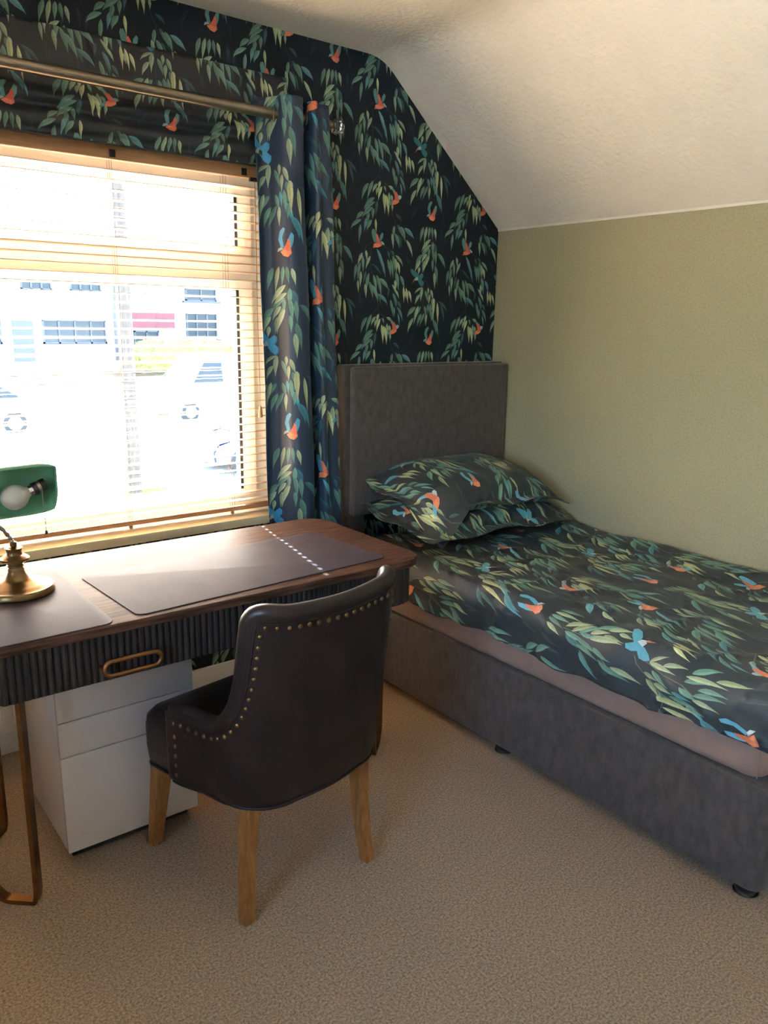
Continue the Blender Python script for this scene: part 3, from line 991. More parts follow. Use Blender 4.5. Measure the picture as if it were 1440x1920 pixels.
ZA0, ZA1 = 0.620, DZ - 0.0245
bm = bmesh.new()
fo = fluted_outline(0.022)
# carcass (back and ends of the fluted band)
prism('case', fo, ZA0, ZA1, 'flute', desk)
box('under_panel', (-hx + 0.05, -hy + 0.05, ZA0 - 0.004), (hx - 0.05, hy - 0.05, ZA0 - 0.0005), 'flute', desk)
def drawer(x0, x1):
    # fluted drawer front standing just proud of the case
    y = -hy + 0.0155
    pts = []
    nfl = int((x1 - x0) / 0.0165)
    p = (x1 - x0) / nfl
    for k in range(nfl):
        for q in (0.0, 0.2, 0.5, 0.8):
            pts.append((x0 + (k + q) * p, y - 0.0055 * (math.sin(PI * q) ** 0.6 if q else 0.0)))
    pts.append((x1, y))
    pts += [(x1, y + 0.006), (x0, y + 0.006)]
    d = prism('drawer_front', pts, ZA0 + 0.003, ZA1 - 0.003, 'flute', desk)
    xc, zc = (x0 + x1) / 2, 0.662
    path = []
    for (px_, pz_) in rounded_rect(xc - 0.070, xc + 0.070, zc - 0.018, zc + 0.018, 0.0178, 7):
        path.append((px_, y - 0.030, pz_))
    path.append(path[0])
    h = tube('handle', path, 0.006, 'bronze', d, seg=8)
    for s in (-1, 1):
        cyl('handle_post', (xc + s * 0.070, y - 0.030, zc), (xc + s * 0.070, y - 0.004, zc), 0.005, 'bronze', d, seg=10)
drawer(-0.577 - 0.01, -0.003)
drawer(0.003, hx - 0.10)
def desk_leg(x, y, dx, dy):
    """flat bar hairpin: down, round along the floor, and up again"""
    W_ = 0.12
    dirv = Vector((dx, dy)).normalized()
    top = ZA0 - 0.008
    P = []
    a = Vector((x, y, top)); P.append(a)
    P.append(Vector((x, y, 0.055)))
    b0 = Vector((x, y, 0.0075)); 
    c0 = Vector((x + dirv.x * W_, y + dirv.y * W_, 0.0075))
    r = 0.042
    for k in range(1, 7):
        t = k / 7 * PI / 2
        P.append(Vector((x + dirv.x * r * (1 - math.cos(t)) * 0.25, y + dirv.y * r * (1 - math.cos(t)) * 0.25, 0.0075 + 0.0475 * (1 - math.sin(t)))))
    for k in range(0, 9):
        t = k / 8 * PI / 2
        q = W_ - 0.05 + 0.05 * math.sin(t)
        P.append(Vector((x + dirv.x * q, y + dirv.y * q, 0.0075 + 0.055 * (1 - math.cos(t)))))
    P.append(Vector((x + dirv.x * (W_ + 0.03), y + dirv.y * (W_ + 0.03), top)))
    return P
for (x, y, dx, dy) in ((-2.404, -0.835, -0.75, 0.68), (-1.285, -0.775, 0.75, 0.68), (-2.404, -0.46, -0.75, -0.68), (-1.34, -0.46, 0.75, -0.68)):
    P = desk_leg(x - (DX0 + DX1) / 2, y - (DY0 + DY1) / 2, dx, dy)
    lg = tube('leg', P, 0, 'bronze', desk, rect=(0.024, 0.012), n0=(-dy, dx, 0))
    e = P[0]; f = P[-1]
    for q in (e, f):
        box('mounting_plate', (q.x - 0.03, q.y - 0.0225, ZA0 - 0.0085), (q.x + 0.03, q.y + 0.0225, ZA0 - 0.0045), 'bronze', lg)

# leather mats on the desk
def desk_mat(name, cx, cy, w_, h_, rz, label):
    o = prism(name, rounded_rect(-w_ / 2, w_ / 2, -h_ / 2, h_ / 2, 0.025, 6), 0.0, 0.0028, 'mat', bev=0.001)
    o.location = (cx, cy, DZ + 0.0002); o.rotation_euler = (0, 0, rz)
    tag(o, label, 'desk mat', 'slate leather desk mats')
desk_mat('desk_mat', -1.752, -0.735, 0.805, 0.385, math.radians(3.2), 'wide slate leather desk mat in front of the chair')
desk_mat('desk_mat', -2.352, -0.705, 0.295, 0.515, math.radians(0.3), 'slate leather desk mat under the green lamp')

# ------------------------------------------------------------------ banker's lamp
LZ = DZ + 0.0032
lamp = empty('desk_lamp', (-2.335, -0.605, LZ))
tag(lamp, 'aged brass desk lamp with a green shade and bare frosted bulb', 'lamp')
lathe('base', [(0.0, 0.0), (0.088, 0.0), (0.092, 0.003), (0.092, 0.014), (0.088, 0.019), (0.078, 0.021), (0.072, 0.025), (0.066, 0.026),
               (0.058, 0.030), (0.046, 0.033), (0.034, 0.040), (0.026, 0.050), (0.0205, 0.060), (0.0195, 0.064)], 'brass', lamp, seg=40)
lathe('stem_collar', [(0.0185, 0.060), (0.0225, 0.063), (0.0205, 0.067), (0.0185, 0.070), (0.0225, 0.073), (0.0205, 0.076), (0.019, 0.078), (0.029, 0.084), (0.036, 0.089), (0.036, 0.094), (0.029, 0.099),
                      (0.0205, 0.103), (0.018, 0.109), (0.0195, 0.117), (0.021, 0.121), (0.012, 0.123), (0.0085, 0.126), (0.0085, 0.136), (0.0055, 0.138)], 'brass', lamp, seg=32)
# flexible ribbed arm
gp = [Vector(p) for p in ((0, 0, 0.132), (-0.010, 0.003, 0.155), (-0.040, 0.010, 0.198), (-0.074, 0.032, 0.238), (-0.070, 0.068, 0.266), (-0.038, 0.078, 0.276), (-0.015, 0.060, 0.270))]
pts = [spline(gp, 6 * i / 70) for i in range(71)]
tube('flexible_arm', pts, [0.0058 if i % 4 < 2 else 0.0045 for i in range(71)], 'steel', lamp, seg=10)
SC = Vector((-0.014, -0.002, 0.262))
sn = Vector((-0.10, -0.86, -0.42)).normalized()      # the open side looks here
sxv = Vector((0.985, -0.10, 0.08)); sxv = (sxv - sn * sxv.dot(sn)).normalized()
syv = sn.cross(sxv)
HA, HB, DP = 0.128, 0.074, 0.068
vs, fs = [], []
NA, NB = 36, 20
def shade_pt(a, b, k=1.0):
    prof = max(0.0, 1 - abs(b) ** 2.2) ** 0.55 * max(0.0, 1 - abs(a) ** 7) ** 0.5
    inset = 1.0 - 0.20 * prof
    cut = 1.0 - 0.10 * abs(a) ** 6
    return SC + sxv * a * HA * k * (1 - 0.08 * (b < 0) * abs(b) ** 2) + syv * b * HB * k * cut - sn * prof * DP * k
for i in range(NA + 1):
    for j in range(NB + 1):
        a = math.sin((i / NA - 0.5) * PI); b = math.sin((j / NB - 0.5) * PI)
        vs.append(shade_pt(a, b))
for i in range(NA):
    for j in range(NB):
        q = i * (NB + 1) + j
        fs.append((q, q + NB + 1, q + NB + 2, q + 1))
sh = mesh_obj('shade', vs, fs, 'green', lamp, smooth=True)
sh.modifiers.new('thickness', 'SOLIDIFY').thickness = 0.004
sc0 = SC + sxv * 0.104 + syv * 0.006 - sn * 0.016
sc1 = SC + sxv * 0.046 - syv * 0.004 - sn * 0.000
dr = (sc1 - sc0).normalized()
bm = bmesh.new()
add_cyl(bm, sc0, sc0 + dr * 0.014, 0.0165, seg=20)
add_cyl(bm, sc0 + dr * 0.022, sc0 + dr * 0.034, 0.0165, seg=20)
smooth_by_angle(bm_obj('socket', bm, 'black', lamp), 40)
cyl('socket_ring', sc0 + dr * 0.013, sc0 + dr * 0.023, 0.0155, 'steel', lamp, seg=20)
cyl('bulb_cap', sc0 + dr * 0.033, sc0 + dr * 0.046, 0.013, 'chrome', lamp, seg=20)
bl = lathe('bulb', [(0.0, 0.0), (0.013, 0.0), (0.016, 0.006), (0.024, 0.014), (0.031, 0.025), (0.033, 0.038), (0.031, 0.050), (0.024, 0.061), (0.014, 0.068), (0.004, 0.071)], 'bulb', lamp, seg=28)
bl.location = sc0 + dr * 0.044
bl.rotation_euler = dr.to_track_quat('Z', 'Y').to_euler()
cpt = sc0 + dr * 0.012 + sn * 0.018
tube('pull_chain', [cpt, cpt + Vector((0.001, 0, -0.05)), cpt + Vector((0.002, 0.0, -0.108))], 0.0011, 'steel', lamp, seg=6)
lathe('pull_chain_knob', [(0.001, 0.0), (0.0042, 0.003), (0.0042, 0.007), (0.001, 0.011)], 'black', lamp, loc=cpt + Vector((0.002, 0, -0.119)), seg=10)
# mains lead from the back of the base
lp = [Vector(p) for p in ((-0.03, 0.075, 0.012), (-0.035, 0.105, 0.050), (-0.040, 0.130, 0.085), (-0.045, 0.175, 0.060), (-0.05, 0.250, 0.004), (-0.06, 0.292, -0.04), (-0.06, 0.310, -0.30), (-0.07, 0.33, -0.70), (-0.16, 0.38, -0.762), (-0.42, 0.43, -0.763))]
tube('mains_lead', [spline(lp, (len(lp) - 1) * i / 60) for i in range(61)], 0.0026, 'bronze', lamp, seg=6)

# ------------------------------------------------------------------ white pedestal cabinet
CX0, CX1, CY0, CY1 = -2.298, -1.918, -0.738, -0.30
cab = empty('filing_cabinet', ((CX0 + CX1) / 2, (CY0 + CY1) / 2, 0))
tag(cab, 'white three-drawer filing cabinet on castors under the desk', 'cabinet')
a, b = (CX1 - CX0) / 2, (CY1 - CY0) / 2
box('body', (-a, -b + 0.021, 0.040), (a, b, 0.605), 'metal_white', cab, bev=0.004)
for z0, z1 in ((0.040, 0.326), (0.329, 0.428), (0.431, 0.603)):
    box('drawer_front', (-a, -b, z0), (a, -b + 0.019, z1), 'metal_white', cab, bev=0.0012)
box('gap_shade_block', (-a + 0.012, -b + 0.012, 0.022), (a - 0.03, b - 0.02, 0.0395), 'black', cab)  # black block added under the body to stand in for the gap's shade
for sx in (-1, 1):
    for sy in (-1, 1):
        bm = bmesh.new()
        x, y = sx * (a - 0.045), sy * (b - 0.055)
        add_cyl(bm, (x - 0.011, y, 0.016), (x - 0.003, y, 0.016), 0.016, seg=16)
        add_cyl(bm, (x + 0.003, y, 0.016), (x + 0.011, y, 0.016), 0.016, seg=16)
        add_box(bm, (x, y, 0.026), (0.014, 0.020, 0.012))
        bm_obj('castor', bm, 'black', cab)

# ------------------------------------------------------------------ chair
ch = empty('dining_chair', (-1.794, -1.0, 0), math.radians(9.5))
tag(ch, 'dark brown leather tub chair with brass studs and oak legs', 'chair')
# plan path of the wrap-round back: from the left arm front, round the rear, to the right arm front
U_HW, U_YF, U_YR, U_RC = 0.272, 0.085, -0.232, 0.150
U_L1 = U_YF - (U_YR + U_RC); U_L2 = PI / 2 * U_RC; U_L3 = 2 * (U_HW - U_RC)
U_TOT = 2 * U_L1 + 2 * U_L2 + U_L3
def upath(d):
    """plan point and outward normal at arc length d"""
    mir = 1
    if d > U_TOT / 2:
        d = U_TOT - d; mir = -1
    if d < U_L1:
        p = Vector((-U_HW, U_YF - d)); n = Vector((-1, 0))
    elif d < U_L1 + U_L2:
        t = (d - U_L1) / U_RC
        n = Vector((-math.cos(t), -math.sin(t)))
        p = Vector((-U_HW + U_RC, U_YR + U_RC)) + n * U_RC
    else:
        q = d - U_L1 - U_L2
        p = Vector((-U_HW + U_RC + q, U_YR - 0.012 * math.sin(PI * q / U_L3))); n = Vector((0, -1))
    return Vector((p.x * mir, p.y)), Vector((n.x * mir, n.y)), d
def sstep(e0, e1, x):
    t = max(0.0, min(1.0, (x - e0) / (e1 - e0)))
    return t * t * (3 - 2 * t)
ZB, TH_, RIM = 0.300, 0.040, 0.0205
def chair_pt(d, z, off):
    """point on the wrap at height z, off metres outwards of the outer skin"""
    p, n_, dd = upath(d)
    k = 0.93 + 0.10 * sstep(0.28, 0.75, z)
    fr = sstep(U_L1, 0.0, dd)
    k = k * (1 - fr) + fr * max(k, 1.055)
    q = Vector((p.x * k, p.y * (0.955 + 0.045 * sstep(0.28, 0.5, z))))
    rear = sstep(U_L1 * 0.8, U_L1 + U_L2, dd)
    q.y -= rear * 0.050 * max(0.0, (z - 0.45) / 0.4) ** 1.2      # the back leans away
    q = q + n_ * off
    return Vector((q.x, q.y, z))
half = [(0.0, 0.502), (0.05, 0.510), (0.10, 0.506), (0.15, 0.508), (0.195, 0.528), (0.232, 0.575), (0.254, 0.640), (0.264, 0.710), (0.269, 0.772),
        (0.276, 0.812), (0.302, 0.828), (0.36, 0.824), (0.43, 0.820), (U_TOT / 2, 0.818)]
full = [Vector(p) for p in half] + [Vector((U_TOT - p[0], p[1])) for p in half[-2::-1]]
epts, ed_ = arclen_table(full, 900)
edn = np.array(ed_); EX = np.array([p.x for p in epts]); EZ = np.array([p.y for p in epts])
def edge(a):
    return float(np.interp(a, edn, EX)), float(np.interp(a, edn, EZ))
ELEN = ed_[-1]
NS = 170
rings = []
for i in range(NS + 1):
    d, h = edge(ELEN * i / NS)
    ring = []
    for t in (0.0, 0.06, 0.2, 0.35, 0.5, 0.65, 0.8, 0.92, 1.0):
        ring.append(chair_pt(d, ZB + (h - ZB) * t, 0.0 if t > 0.04 else -0.012))
    for t in (1.0, 0.85, 0.7, 0.5, 0.3, 0.15, 0.0):
        ring.append(chair_pt(d, 0.36 + (h - 0.36) * t, -TH_ - 0.010 * math.sin(PI * t)))
    rings.append(ring)
m_ = len(rings[0])
vs = [p for r in rings for p in r]
fs = []
for i in range(NS):
    for k in range(m_):
        k2 = (k + 1) % m_
        fs.append((i * m_ + k, i * m_ + k2, (i + 1) * m_ + k2, (i + 1) * m_ + k))
fs.append(tuple(range(m_))[::-1]); fs.append(tuple(NS * m_ + k for k in range(m_)))
bkr = smooth_by_angle(mesh_obj('backrest', vs, fs, 'leather', ch), 50)
rim_pts = []
for i in range(NS + 1):
    d, h = edge(ELEN * i / NS)
    rim_pts.append(chair_pt(d, h, -TH_ / 2))
tube('rim_roll', rim_pts, [RIM * (0.75 if i in (0, NS) else 1.0) for i in range(NS + 1)], 'leather', bkr, seg=16)
for sg in (0, 1):
    d = 0.0 if sg == 0 else U_TOT
    vs_ = [chair_pt(d, 0.315 + (0.502 - 0.315) * t, -TH_ / 2) for t in (0, 0.25, 0.5, 0.75, 1.0)]
    tube('arm_front_roll', vs_, RIM * 0.98, 'leather', bkr, seg=16)
tube('lower_welt', [chair_pt(U_TOT * i / 120, ZB + 0.002, -0.010) for i in range(121)], 0.0045, 'leather', bkr, seg=8)
def edge_off(a, o_):
    x0, z0 = edge(max(0.0, a - 0.002)); x1, z1 = edge(min(ELEN, a + 0.002)); x, z = edge(a)
    t = Vector((x1 - x0, z1 - z0)).normalized()
    return x + t.y * o_, z - t.x * o_
sm = []
for i in range(241):
    x, z = edge_off(ELEN * i / 240, 0.019)
    sm.append(chair_pt(x, z, 0.0005))
tube('rim_seam', sm, 0.0020, 'leather', bkr, seg=6)
# brass studs following the rim, then down the arm fronts
bm = bmesh.new()
bmesh.ops.create_uvsphere(bm, u_segments=10, v_segments=6, radius=0.0066)
for v in bm.verts:
    v.co.z *= 0.6
stud0 = bm_obj('stud', bm, 'stud', bkr, smooth=True)
spots, last = [], None
for i in range(1201):
    a = ELEN * i / 1200
    x, z = edge_off(a, 0.030)
    if x < 0.028 or x > U_TOT - 0.028:
        continue
    p = chair_pt(x, z, 0.001)
    if last is None or (p - last).length > 0.0265:
        spots.append((p, upath(x)[1])); last = p
for d in (0.030, U_TOT - 0.030):
    for k in range(1, 6):
        spots.append((chair_pt(d, 0.468 - 0.027 * k, 0.001), upath(d)[1]))
for k, (p, n_) in enumerate(spots):
    o = stud0 if k == 0 else inst(stud0, bkr)
    o.location = p
    o.rotation_euler = Vector((n_.x, n_.y, 0.05)).to_track_quat('Z', 'Y').to_euler()
# seat
so_ = rounded_rect(-0.258, 0.258, -0.190, 0.222, (0.12, 0.12, 0.035, 0.035), 6)
bm = bmesh.new()
lv = [(0.302, 0.955), (0.315, 0.985), (0.36, 1.0), (0.42, 1.0), (0.446, 0.985), (0.462, 0.93), (0.470, 0.78), (0.474, 0.5), (0.476, 0.2)]
lay = []
for z, k in lv:
    lay.append([bm.verts.new((x * k * (1 + 0.10 * sstep(0.0, 0.15, y)), 0.01 + (y - 0.01) * k, z)) for x, y in so_])
nn = len(so_)
for A_, B_ in zip(lay, lay[1:]):
    for i in range(nn):
        bm.faces.new((A_[i], A_[(i + 1) % nn], B_[(i + 1) % nn], B_[i]))
bm.faces.new(lay[0][::-1]); bm.faces.new(lay[-1])
st = bm_obj('seat', bm, 'leather', ch, smooth=True)
smooth_by_angle(st, 60)
sw_ = [(x * 0.975 * (1 + 0.10 * sstep(0.0, 0.15, y)), 0.01 + (y - 0.01) * 0.975, 0.305) for x, y in so_]
tube('seat_welt', sw_ + sw_[:1], 0.0045, 'leather', st, seg=8)
def chair_leg(top, foot, wt, wf, curve):
    vs, fs = [], []
    N = 8
    for i in range(N + 1):
        t = i / N
        w_ = wt + (wf - wt) * t
        c = Vector(top) * (1 - t) + Vector(foot) * t
        c.y += curve * math.sin(PI * t) * -1
        for sx, sy in ((-1, -1), (1, -1), (1, 1), (-1, 1)):
            vs.append((c.x + sx * w_ / 2, c.y + sy * w_ / 2, c.z))
    for i in range(N):
        for k in range(4):
            fs.append((4 * i + k, 4 * i + (k + 1) % 4, 4 * i + 4 + (k + 1) % 4, 4 * i + 4 + k))
    fs.append((0, 3, 2, 1)[::-1]); fs.append((4 * N, 4 * N + 1, 4 * N + 2, 4 * N + 3))
    bm = bmesh.new()
    vv = [bm.verts.new(v) for v in vs]
    for f in fs:
        bm.faces.new([vv[k] for k in f])
    bm.normal_update()
    es = [e for e in bm.edges if len(e.link_faces) == 2 and e.calc_face_angle(0) > 1.0]
    bmesh.ops.bevel(bm, geom=es, offset=0.003, segments=2, affect='EDGES')
    return smooth_by_angle(bm_obj('leg', bm, 'oak', ch), 35)
def chl(x, y):
    """floor point in the chair's own frame"""
    v = Matrix.Rotation(-math.radians(9.5), 2) @ Vector((x + 1.794, y + 1.0))
    return (v.x, v.y, 0.0)
chair_leg((-0.247, 0.184, 0.302), chl(-2.070, -0.776), 0.046, 0.032, 0.0)
chair_leg((0.222, 0.184, 0.302), (0.228, 0.188, 0.0), 0.046, 0.032, 0.0)
chair_leg((-0.190, -0.128, 0.301), chl(-2.008, -1.212), 0.040, 0.032, -0.006)
chair_leg((0.165, -0.160, 0.301), chl(-1.622, -1.200), 0.044, 0.032, -0.010)

# ------------------------------------------------------------------ bed
BX0, BX1, BY0, BY1 = -0.930, -0.022, -1.965, -0.105
bed = empty('divan_bed', ((BX0 + BX1) / 2, (BY0 + BY1) / 2, 0))
tag(bed, 'charcoal velvet single divan bed with a tall padded headboard', 'bed')
ox, oy = (BX0 + BX1) / 2, (BY0 + BY1) / 2
prism('divan_base', rounded_rect(BX0 - ox, BX1 - ox, BY0 - oy, BY1 - oy, (0.045, 0.045, 0.02, 0.02), 6), 0.040, 0.340, 'charcoal', bed, bev=0.006)
prism('base_top', rounded_rect(BX0 - ox + 0.012, BX1 - ox - 0.012, BY0 - oy + 0.012, BY1 - oy - 0.012, 0.03, 4), 0.3402, 0.3415, 'steel' if False else 'charcoal', bed)
for x in (BX0 + 0.045, BX1 - 0.05):
    for y in (BY0 + 0.055, -1.02, BY1 - 0.08):
        c = lathe('castor', [(0.0, 0.010), (0.026, 0.010), (0.030, 0.016), (0.030, 0.026), (0.020, 0.034), (0.014, 0.0395)], 'black', bed, loc=(x - ox, y - oy, 0), seg=24)
        lathe('glide', [(0.0, 0.0), (0.027, 0.0), (0.032, 0.003), (0.032, 0.007), (0.027, 0.010)], 'chrome', c, seg=24)
# headboard: backing panel with a slightly smaller front pad
hb = box('headboard', (-0.9295 - ox, -0.085 - oy, 0.672), (-0.018 - ox, -0.030 - oy, 1.302), 'charcoal', bed, bev=0.008, seg=3)
box('front_pad', (-0.9035 - ox, -0.124 - oy, 0.674), (-0.018 - ox, -0.0855 - oy, 1.294), 'charcoal', hb, bev=0.010, seg=3)
for x in (-0.87, -0.08):
    box('headboard_strut', (x - 0.055 - ox, -0.078 - oy, 0.03), (x + 0.055 - ox, -0.045 - oy, 0.672), 'charcoal', bed, bev=0.003)

# mattress wrapped in a fitted sheet
MX0, MX1, MY0, MY1 = BX0 + 0.004, BX1 - 0.002, BY0 + 0.040, BY1 - 0.025
mo = empty('mattress', ((MX0 + MX1) / 2, (MY0 + MY1) / 2, 0.342))
tag(mo, 'mattress in a mauve satin fitted sheet under the leaf-print duvet', 'mattress')
mxc, myc = (MX0 + MX1) / 2, (MY0 + MY1) / 2
out = rounded_rect(MX0 - mxc, MX1 - mxc, MY0 - myc, MY1 - myc, 0.05, 8)
# subdivide the outline finely so that the skirt can crease
def densify(P, step):
    o_ = []
    for i in range(len(P)):
        a_, b_ = Vector(P[i]), Vector(P[(i + 1) % len(P)])
        k = max(1, int((b_ - a_).length / step))
        for j in range(k):
            o_.append(a_ + (b_ - a_) * (j / k))
    return o_
out = densify(out, 0.012)
lv = [(0.0015, -0.020), (0.010, -0.006), (0.022, 0.0), (0.045, 0.003), (0.08, 0.004), (0.13, 0.003), (0.17, 0.0), (0.192, -0.010), (0.206, -0.030)]
vs, fs = [], []
for z, o_ in lv:
    for i, p in enumerate(out):
        a_, b_ = out[i - 1], out[(i + 1) % len(out)]
        t = (b_ - a_).normalized()
        nrm = Vector((t.y, -t.x))
        k = o_
        wp = Vector((p.x * 9, p.y * 9, z * 22))
        k += 0.0035 * noise.noise(wp) + 0.0022 * noise.noise(Vector((p.y * 30 + z * 130, p.x * 30, z * 40))) * (1 if z < 0.07 else 0.3)
        q = p + nrm * k
        vs.append((q.x, q.y, z))
nn = len(out)
for i in range(len(lv) - 1):
    for k in range(nn):
        fs.append((i * nn + k, i * nn + (k + 1) % nn, (i + 1) * nn + (k + 1) % nn, (i + 1) * nn + k))
fs.append(tuple(range(nn))[::-1]); fs.append(tuple((len(lv) - 1) * nn + k for k in range(nn)))
fsh = smooth_by_angle(mesh_obj('fitted_sheet', vs, fs, 'sheet', mo), 70)
tube('corner_seam', [(MX0 - mxc + 0.010, MY0 - myc + 0.0115, z_) for z_ in (0.012, 0.06, 0.11, 0.16)], 0.0016, 'sheet', fsh, seg=6)

# duvet
DUX = BX0 - 0.028          # outer face of the hanging edge
DY_HEAD, DY_FOOT = -0.20, -2.02
def fbm(p):
    return noise.noise(p) + 0.5 * noise.noise(p * 2.1) + 0.25 * noise.noise(p * 4.3)
def duvet(u, v):
    """u: across the bed from the olive wall, v: from the foot towards the head"""
    y = DY_FOOT + v
    ztop = 0.598 + 0.012 * fbm(Vector((u * 2.6, y * 2.6, 3.1)))
    flat = 0.850
    R_ = 0.085
    x0 = -0.012
    hang = 0.0
    if u < flat:
        x = x0 - u; z = ztop; nx_, nz_ = 0.0, 1.0
        # puffed edge against the olive wall
        z += 0.035 * sstep(0.20, 0.02, u) * (0.7 + 0.5 * noise.noise(Vector((y * 3.1, 0, 9)))) - 0.05 * sstep(0.03, -0.01, u)
    else:
        s = u - flat
        if s < R_ * PI / 2:
            t = s / R_
            x = x0 - flat - R_ * math.sin(t); z = ztop - R_ * (1 - math.cos(t)); nx_, nz_ = -math.sin(t), math.cos(t)
        else:
            d = s - R_ * PI / 2
            x = x0 - flat - R_ - 0.10 * d; z = ztop - R_ - d; nx_, nz_ = -1.0, 0.0
            hang = d
    # creases: long soft folds running down the side, finer wrinkles on top
    side = sstep(flat - 0.25, flat + 0.12, u)
    w1 = 0.011 * side * noise.noise(Vector((y * 9.0 + 0.8 * u, u * 1.2, 5.0)))
    w2 = 0.0075 * fbm(Vector((u * 6.0, y * 5.0, 1.7)))
    fold = noise.noise(Vector((u * 3.0 + y * 2.0, y * 4.0 - u * 3.0, 8.2)))
    w3 = 0.010 * (1 - min(1.0, abs(fold) * 5.0)) ** 2
    k = w1 + w2 + w3
    return (x + nx_ * k, y, z + nz_ * k)
UMAX = 0.850 + 0.085 * PI / 2 + 0.072
def duvet_edge(u, v):
    # uneven lower hem and rounded corners by pulling the parameter
    f = max(0.0, (u - 0.80) / (UMAX - 0.80))
    hem = 0.022 * noise.noise(Vector((v * 3.2, 2.0, 7.7))) + 0.012 * noise.noise(Vector((v * 9.0, 4.0, 1.1)))
    return duvet(u + f * hem, v)
VMAX = DY_HEAD - DY_FOOT
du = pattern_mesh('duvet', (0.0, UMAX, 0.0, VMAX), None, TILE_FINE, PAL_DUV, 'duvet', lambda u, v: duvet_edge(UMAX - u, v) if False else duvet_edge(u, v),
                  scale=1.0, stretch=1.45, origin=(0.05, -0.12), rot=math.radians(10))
tag(du, 'dark slate duvet printed with willow leaves and kingfishers on the bed', 'duvet')
sm_ = du.modifiers.new('thickness', 'SOLIDIFY'); sm_.thickness = 0.020; sm_.offset = 1.0

# pillows
def make_pillow(loc, rot, W_, D_, H_, fl, seed, label, droop, pal_origin):
    """oxford pillow: puffed middle, flat border; local x across the bed, y towards the headboard"""
    R_ = Matrix.Rotation(rot[2], 3, 'Z') @ Matrix.Rotation(rot[1], 3, 'Y') @ Matrix.Rotation(rot[0], 3, 'X')
    wi, di = W_ / 2 - fl, D_ / 2 - fl
    def base(x, y, sgn):
        a_, b_ = min(1.0, abs(x) / wi), min(1.0, abs(y) / di)
        puff = (max(0.0, 1 - a_ ** 2.6) ** 0.5) * (max(0.0, 1 - b_ ** 2.4) ** 0.5)
        z = sgn * H_ / 2 * puff
        cr = noise.noise(Vector((x * 7 + seed, y * 7, seed * 1.3))) * 0.010 + noise.noise(Vector((x * 16, y * 16 + seed, 2.2))) * 0.004
        z += cr * (0.4 + 0.6 * puff)
        # corners pull in
        kx = 1 - 0.055 * (abs(y) / (D_ / 2)) ** 3
        ky = 1 - 0.085 * (1 - (abs(x) / (W_ / 2)) ** 2) * 0.4
        p = Vector((x * kx, y * ky, z + sgn * 0.0015))
        # border waves and droops
        ed = max(0.0, max(abs(x) / (W_ / 2), abs(y) / (D_ / 2)) - 0.86) / 0.14
        p.z += ed * (0.012 * math.sin(x * 17 + seed) + 0.010 * math.sin(y * 21 + seed * 2))
        dr_ = droop(x / (W_ / 2), y / (D_ / 2))
        p += Vector(dr_)
        return p
    def surf_top(u, v):
        p = R_ @ base(u - W_ / 2, v - D_ / 2, 1) + Vector(loc)
        return tuple(p)
    def surf_bot(u, v):
        p = R_ @ base(W_ / 2 - u, v - D_ / 2, -1) + Vector(loc)
        return tuple(p)
    o = pattern_mesh('pillow', (0, W_, 0, D_), None, TILE_FINE, PAL_DUV, 'duvet', surf_top, scale=0.95, stretch=1.3, origin=pal_origin, rot=math.radians(14))
    tag(o, label, 'pillow', 'leaf-print pillows')
    pattern_mesh('underside', (0, W_, 0, D_), None, TILE_FINE, PAL_DUV, 'duvet', surf_bot, o, scale=1.1, origin=(pal_origin[0] + 0.2, pal_origin[1] + 0.13), rot=math.radians(12))
    # stitched line between middle and border
    P = [R_ @ (base(x, y, 1) + Vector((0, 0, 0.0005))) + Vector(loc) for x, y in densify([(-wi, -di), (wi, -di), (wi, di), (-wi, di)], 0.03)]
    P.append(P[0])
    tube('border_seam', P, 0.0016, 'duvet_thread', o, seg=6)
    return o
MAT['duvet_thread'] = mat('slate_thread', lin((44, 54, 58)), 0.7, var=0.05)

def droop_low(a_, b_):
    return (0, 0, -0.020 * max(0, abs(a_) - 0.6) / 0.4)
def droop_top(a_, b_):
    z = -0.055 * max(0.0, -a_ - 0.35) ** 1.5 - 0.060 * max(0.0, a_ - 0.35) ** 1.5
    # the near left corner folds down over the lower pillow
    c = max(0.0, (-a_ - 0.55) / 0.45) * max(0.0, (-b_ - 0.45) / 0.55)
    return (0.03 * c, -0.02 * c, z - 0.11 * c)
make_pillow((-0.485, -0.375, 0.708), (math.radians(6), 0, math.radians(-3)), 0.82, 0.52, 0.140, 0.045, 1.7,
            'lower leaf-print pillow lying on the duvet', droop_low, (0.1, 0.2))
make_pillow((-0.468, -0.350, 0.816), (math.radians(10), math.radians(1.0), math.radians(-2)), 0.795, 0.53, 0.185, 0.050, 4.2,
            'upper leaf-print pillow against the grey headboard', droop_top, (0.3, 0.05))

# ------------------------------------------------------------------ the street beyond the window
GZ = -2.6
def slab(name, pts, z0, m, label):
    n = len(pts)
    vs = [(x, y, z) for x, y, z in pts] + [(x, y, z - 0.3) for x, y, z in pts]
    fs = [tuple(range(n)), tuple(range(2 * n - 1, n - 1, -1))] + [(i, i + n, (i + 1) % n + n, (i + 1) % n) for i in range(n)]
    o = mesh_obj(name, vs, fs, m)
    tag(o, label, kind='structure')
    return o
def gz(y):
    return GZ if y < 15 else GZ + (y - 15) * (2.0 / 15.0)
slab('front_garden', [(-40, 0.6, GZ), (60, 0.6, GZ), (60, 13.0, GZ), (-40, 13.0, GZ)], 0, 'pave', 'pale paved frontage below the window')
slab('added_side_yard', [(-40, -40, GZ), (-4.4, -40, GZ), (-4.4, 0.6, GZ), (-40, 0.6, GZ)], 0, 'pave', 'unseen pale yard added outside the left window to warm its light')  # unseen ground, made pale to warm the light through the added window
